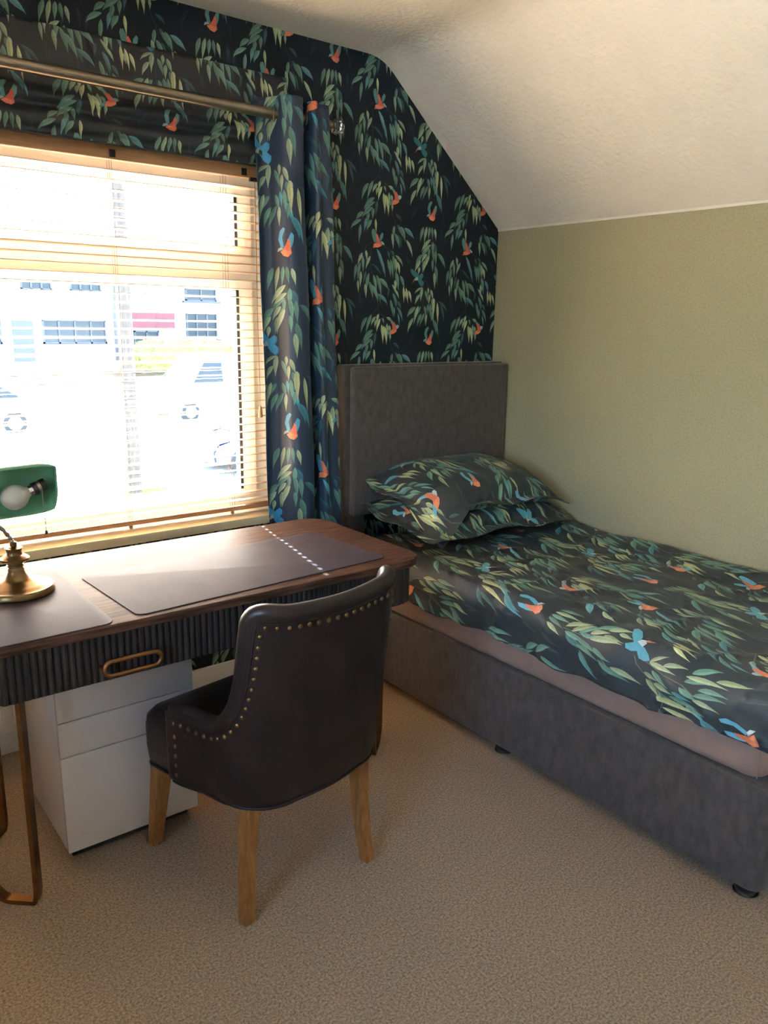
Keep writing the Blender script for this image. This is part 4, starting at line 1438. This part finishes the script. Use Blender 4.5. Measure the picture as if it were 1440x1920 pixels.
slab('grass_verge', [(-40, 13.0, GZ + 0.02), (60, 13.0, GZ + 0.02), (60, 14.9, GZ + 0.02), (-40, 14.9, GZ + 0.02)], 0, 'grass', 'strip of grass beside the road')
slab('road', [(-40, 14.9, GZ), (60, 14.9, GZ), (60, 20, gz(20)), (-40, 20, gz(20))], 0, 'road', 'pale sunlit road outside')
slab('driveway', [(-40, 20, gz(20)), (60, 20, gz(20)), (60, 60, gz(32)), (-40, 60, gz(32))], 0, 'pave', 'pale forecourt across the road')

def house_window(parent, x0, x1, z0, z1, y, lights_, fm='dark_frame'):
    wv = 0.07
    bm = bmesh.new()
    for a in ((x0, x0 + wv, z0, z1), (x1 - wv, x1, z0, z1), (x0, x1, z0, z0 + wv), (x0, x1, z1 - wv, z1)):
        add_box(bm, ((a[0] + a[1]) / 2, y, (a[2] + a[3]) / 2), (a[1] - a[0], 0.12, a[3] - a[2]))
    for k in range(1, lights_):
        xx = x0 + (x1 - x0) * k / lights_
        add_box(bm, (xx, y, (z0 + z1) / 2), (wv, 0.12, z1 - z0))
    add_box(bm, ((x0 + x1) / 2, y - 0.08, z0 - 0.05), (x1 - x0 + 0.3, 0.22, 0.10))
    wd = bm_obj('window', bm, fm, parent)
    for k in range(lights_):
        a0 = x0 + (x1 - x0) * k / lights_ + wv / 2; a1 = x0 + (x1 - x0) * (k + 1) / lights_ - wv / 2
        box('pane', (a0, y - 0.01, z0 + wv), (a1, y + 0.02, z1 - wv), 'dark_glass', wd)

def house(name, x0, x1, y, depth, zg, ze, zr, wm, label, wins, extra=None):
    h = empty(name, ((x0 + x1) / 2, y, zg))
    ox_, oy_, oz_ = (x0 + x1) / 2, y, zg
    box('walls', (x0 - ox_, 0, -0.3), (x1 - ox_, depth, ze - oz_), wm, h)
    a, b = x0 - ox_ - 0.3, x1 - ox_ + 0.3
    z0, z1 = ze - oz_, zr - oz_
    vs = [(a, -0.4, z0), (b, -0.4, z0), (b, depth + 0.4, z0), (a, depth + 0.4, z0), (a, depth / 2, z1), (b, depth / 2, z1)]
    rf = mesh_obj('roof', vs, [(0, 1, 5, 4), (2, 3, 4, 5), (1, 2, 5), (3, 0, 4), (3, 2, 1, 0)], 'slate', h)
    box('chimney', (a + 1.2, depth / 2 - 0.4, z1 - 0.6), (a + 2.0, depth / 2 + 0.4, z1 + 0.9), wm, rf)
    for (w0, w1, b0, b1, k) in wins:
        house_window(h, w0 - ox_, w1 - ox_, b0 - oz_, b1 - oz_, -0.04, k)
    for (nm, lo, hi, mm) in (extra or []):
        box(nm, (lo[0] - ox_, lo[1] - oy_, lo[2] - oz_), (hi[0] - ox_, hi[1] - oy_, hi[2] - oz_), mm, h)
    tag(h, label, 'house')
    return h
house('white_house', -6.5, 9.35, 32.0, 8.0, gz(32), 4.3, 7.2, 'render', 'white rendered house with dark framed windows across the road',
      [(5.75, 6.95, 2.50, 3.75, 3), (7.65, 8.95, 2.50, 3.75, 3), (6.45, 9.05, 0.38, 1.36, 4), (3.0, 4.9, 0.38, 1.36, 3), (-2.0, 0.5, 0.38, 1.36, 4), (1.0, 2.4, 2.5, 3.75, 3)],
      [('drainpipe', (9.40, 31.85, gz(32)), (9.52, 31.97, 4.3), 'dark_frame'), ('door', (5.3, 31.93, gz(32)), (6.1, 32.0, 1.3), 'dark_frame')])
house('grey_house', 10.2, 24.0, 34.0, 8.0, gz(32), 3.2, 6.0, 'stone', 'grey house with maroon panels to the right of the white house',
      [(13.6, 15.2, 0.5, 1.75, 3), (16.4, 18.4, 0.5, 1.75, 3), (13.6, 15.2, 2.3, 2.9, 2), (11.0, 12.2, 0.0, 0.9, 2)],
      [('cladding', (10.5, 33.9, 0.95), (13.0, 34.0, 1.75), 'maroon')])

tp = empty('telegraph_pole', (3.25, 13.75, GZ))
tag(tp, 'weathered timber telegraph pole on the verge outside', 'pole')
cyl('post', (0, 0, -0.4), (0, 0, 7.5), 0.15, 'pole', tp, r1=0.12, seg=20)
box('cross_arm', (-0.7, -0.06, 7.0), (0.7, 0.06, 7.12), 'pole', tp)

def car(name, loc, rz, paint, label, van=False):
    c = empty(name, loc, rz)
    tag(c, label, 'van' if van else 'car')
    if van:
        low = [(-2.5, 0.30), (2.45, 0.30), (2.5, 0.75), (2.3, 1.05), (1.55, 1.20), (1.0, 1.95), (0.8, 2.05), (-2.45, 2.05), (-2.5, 1.9)]
        glass = [(1.45, 1.20), (0.98, 1.85), (0.35, 1.85), (0.35, 1.20)]
        W2, zx = 0.95, (-1.65, 1.6)
    else:
        low = [(-2.05, 0.28), (2.05, 0.28), (2.1, 0.6), (1.95, 0.80), (1.05, 0.93), (0.35, 1.42), (-0.95, 1.46), (-1.75, 1.05), (-2.08, 0.95), (-2.12, 0.5)]
        glass = [(0.90, 0.95), (0.30, 1.36), (-0.90, 1.39), (-1.45, 1.04), (-1.40, 0.96)]
        W2, zx = 0.86, (-1.3, 1.3)
    bm = bmesh.new()
    L_, R_ = [], []
    for (x, z) in low:
        k = 1.0 - 0.16 * max(0.0, (z - 0.95))
        L_.append(bm.verts.new((x, -W2 * k, z))); R_.append(bm.verts.new((x, W2 * k, z)))
    n = len(low)
    bm.faces.new(L_); bm.faces.new(R_[::-1])
    for i in range(n):
        bm.faces.new((L_[(i + 1) % n], L_[i], R_[i], R_[(i + 1) % n]))
    bmesh.ops.bevel(bm, geom=list(bm.edges), offset=0.04, segments=2, affect='EDGES')
    smooth_by_angle(bm_obj('body', bm, paint, c), 35)
    for s in (-1, 1):
        bm = bmesh.new()
        f1 = [bm.verts.new((x, s * (W2 * (1.0 - 0.16 * max(0.0, z - 0.95)) + 0.004), z)) for x, z in glass]
        f2 = [bm.verts.new((x, s * (W2 * (1.0 - 0.16 * max(0.0, z - 0.95)) - 0.03), z)) for x, z in glass]
        bm.faces.new(f1); bm.faces.new(f2[::-1])
        for i in range(len(glass)):
            bm.faces.new((f1[i], f1[(i + 1) % len(glass)], f2[(i + 1) % len(glass)], f2[i]))
        bm_obj('side_window', bm, 'dark_glass', c)
    a_, b_ = (Vector((1.02, 0, 0.97)), Vector((0.40, 0, 1.40))) if not van else (Vector((1.52, 0, 1.26)), Vector((1.04, 0, 1.90)))
    d = (b_ - a_); nrm = Vector((d.z, 0, -d.x)).normalized()
    bm = bmesh.new()
    q = [a_ + Vector((0, -W2 * 0.86, 0)), a_ + Vector((0, W2 * 0.86, 0)), b_ + Vector((0, W2 * 0.80, 0)), b_ + Vector((0, -W2 * 0.80, 0))]
    f1 = [bm.verts.new(p + nrm * 0.012) for p in q]; f2 = [bm.verts.new(p - nrm * 0.03) for p in q]
    bm.faces.new(f1); bm.faces.new(f2[::-1])
    for i in range(4):
        bm.faces.new((f1[i], f1[(i + 1) % 4], f2[(i + 1) % 4], f2[i]))
    bm_obj('windscreen', bm, 'dark_glass', c)
    for x in zx:
        for s in (-1, 1):
            wh = cyl('wheel', (x, s * (W2 - 0.18), 0.31), (x, s * (W2 + 0.01), 0.31), 0.31, 'tyre', c, seg=20)
            cyl('hubcap', (x, s * (W2 + 0.005), 0.31), (x, s * (W2 + 0.02), 0.31), 0.19, 'chrome', wh, seg=16)
    return c
def at(px, py, dist):
    d = r2 * ((px - 720) / FPX) + u2 * ((960 - py) / FPX) + fwd
    d = Vector((d.x, d.y)).normalized()
    return CAM.x + d.x * dist, CAM.y + d.y * dist
car('hatchback', (1.3, 21.6, gz(21.6)), math.radians(176), 'car_silver', 'pale silver hatchback parked across the road left of the pole')
car('delivery_van', (9.2, 21.8, gz(21.8)), math.radians(186), 'car_white', 'white van parked across the road right of the pole', van=True)
car('saloon', (8.0, 16.4, gz(16.4)), math.radians(182), 'car_blue', 'navy car parked at the kerb in front of the white van')

def hedge(name, x, y, zg, sx, sy, h, label, seed):
    bm = bmesh.new()
    bmesh.ops.create_icosphere(bm, subdivisions=5, radius=1.0)
    for v in bm.verts:
        p = v.co.copy()
        q = Vector([math.copysign(abs(t) ** 0.55, t) for t in p])
        k = 1 + 0.13 * noise.noise(p * 3 + Vector((seed, 0, 0))) + 0.10 * noise.noise(p * 9 + Vector((0, seed, 0)))
        v.co = Vector((q.x * sx * k, q.y * sy * k, h / 2 + q.z * h / 2 * k))
    o = bm_obj(name, bm, 'hedge', None, smooth=True, loc=(x, y, zg - 0.1))
    tag(o, label, 'hedge', 'hedges along the road')
hedge('hedge', 11.6, 30.0, gz(30), 2.2, 0.6, 1.3, 'yellow-green hedge in front of the grey house', 2)
hedge('hedge', 17.5, 30.0, gz(30), 2.0, 0.6, 1.4, 'green hedge at the far right before the grey house', 5)
hedge('hedge', 3.7, 14.3, gz(14.3), 0.5, 0.35, 0.5, 'small green bush at the foot of the telegraph pole', 8)
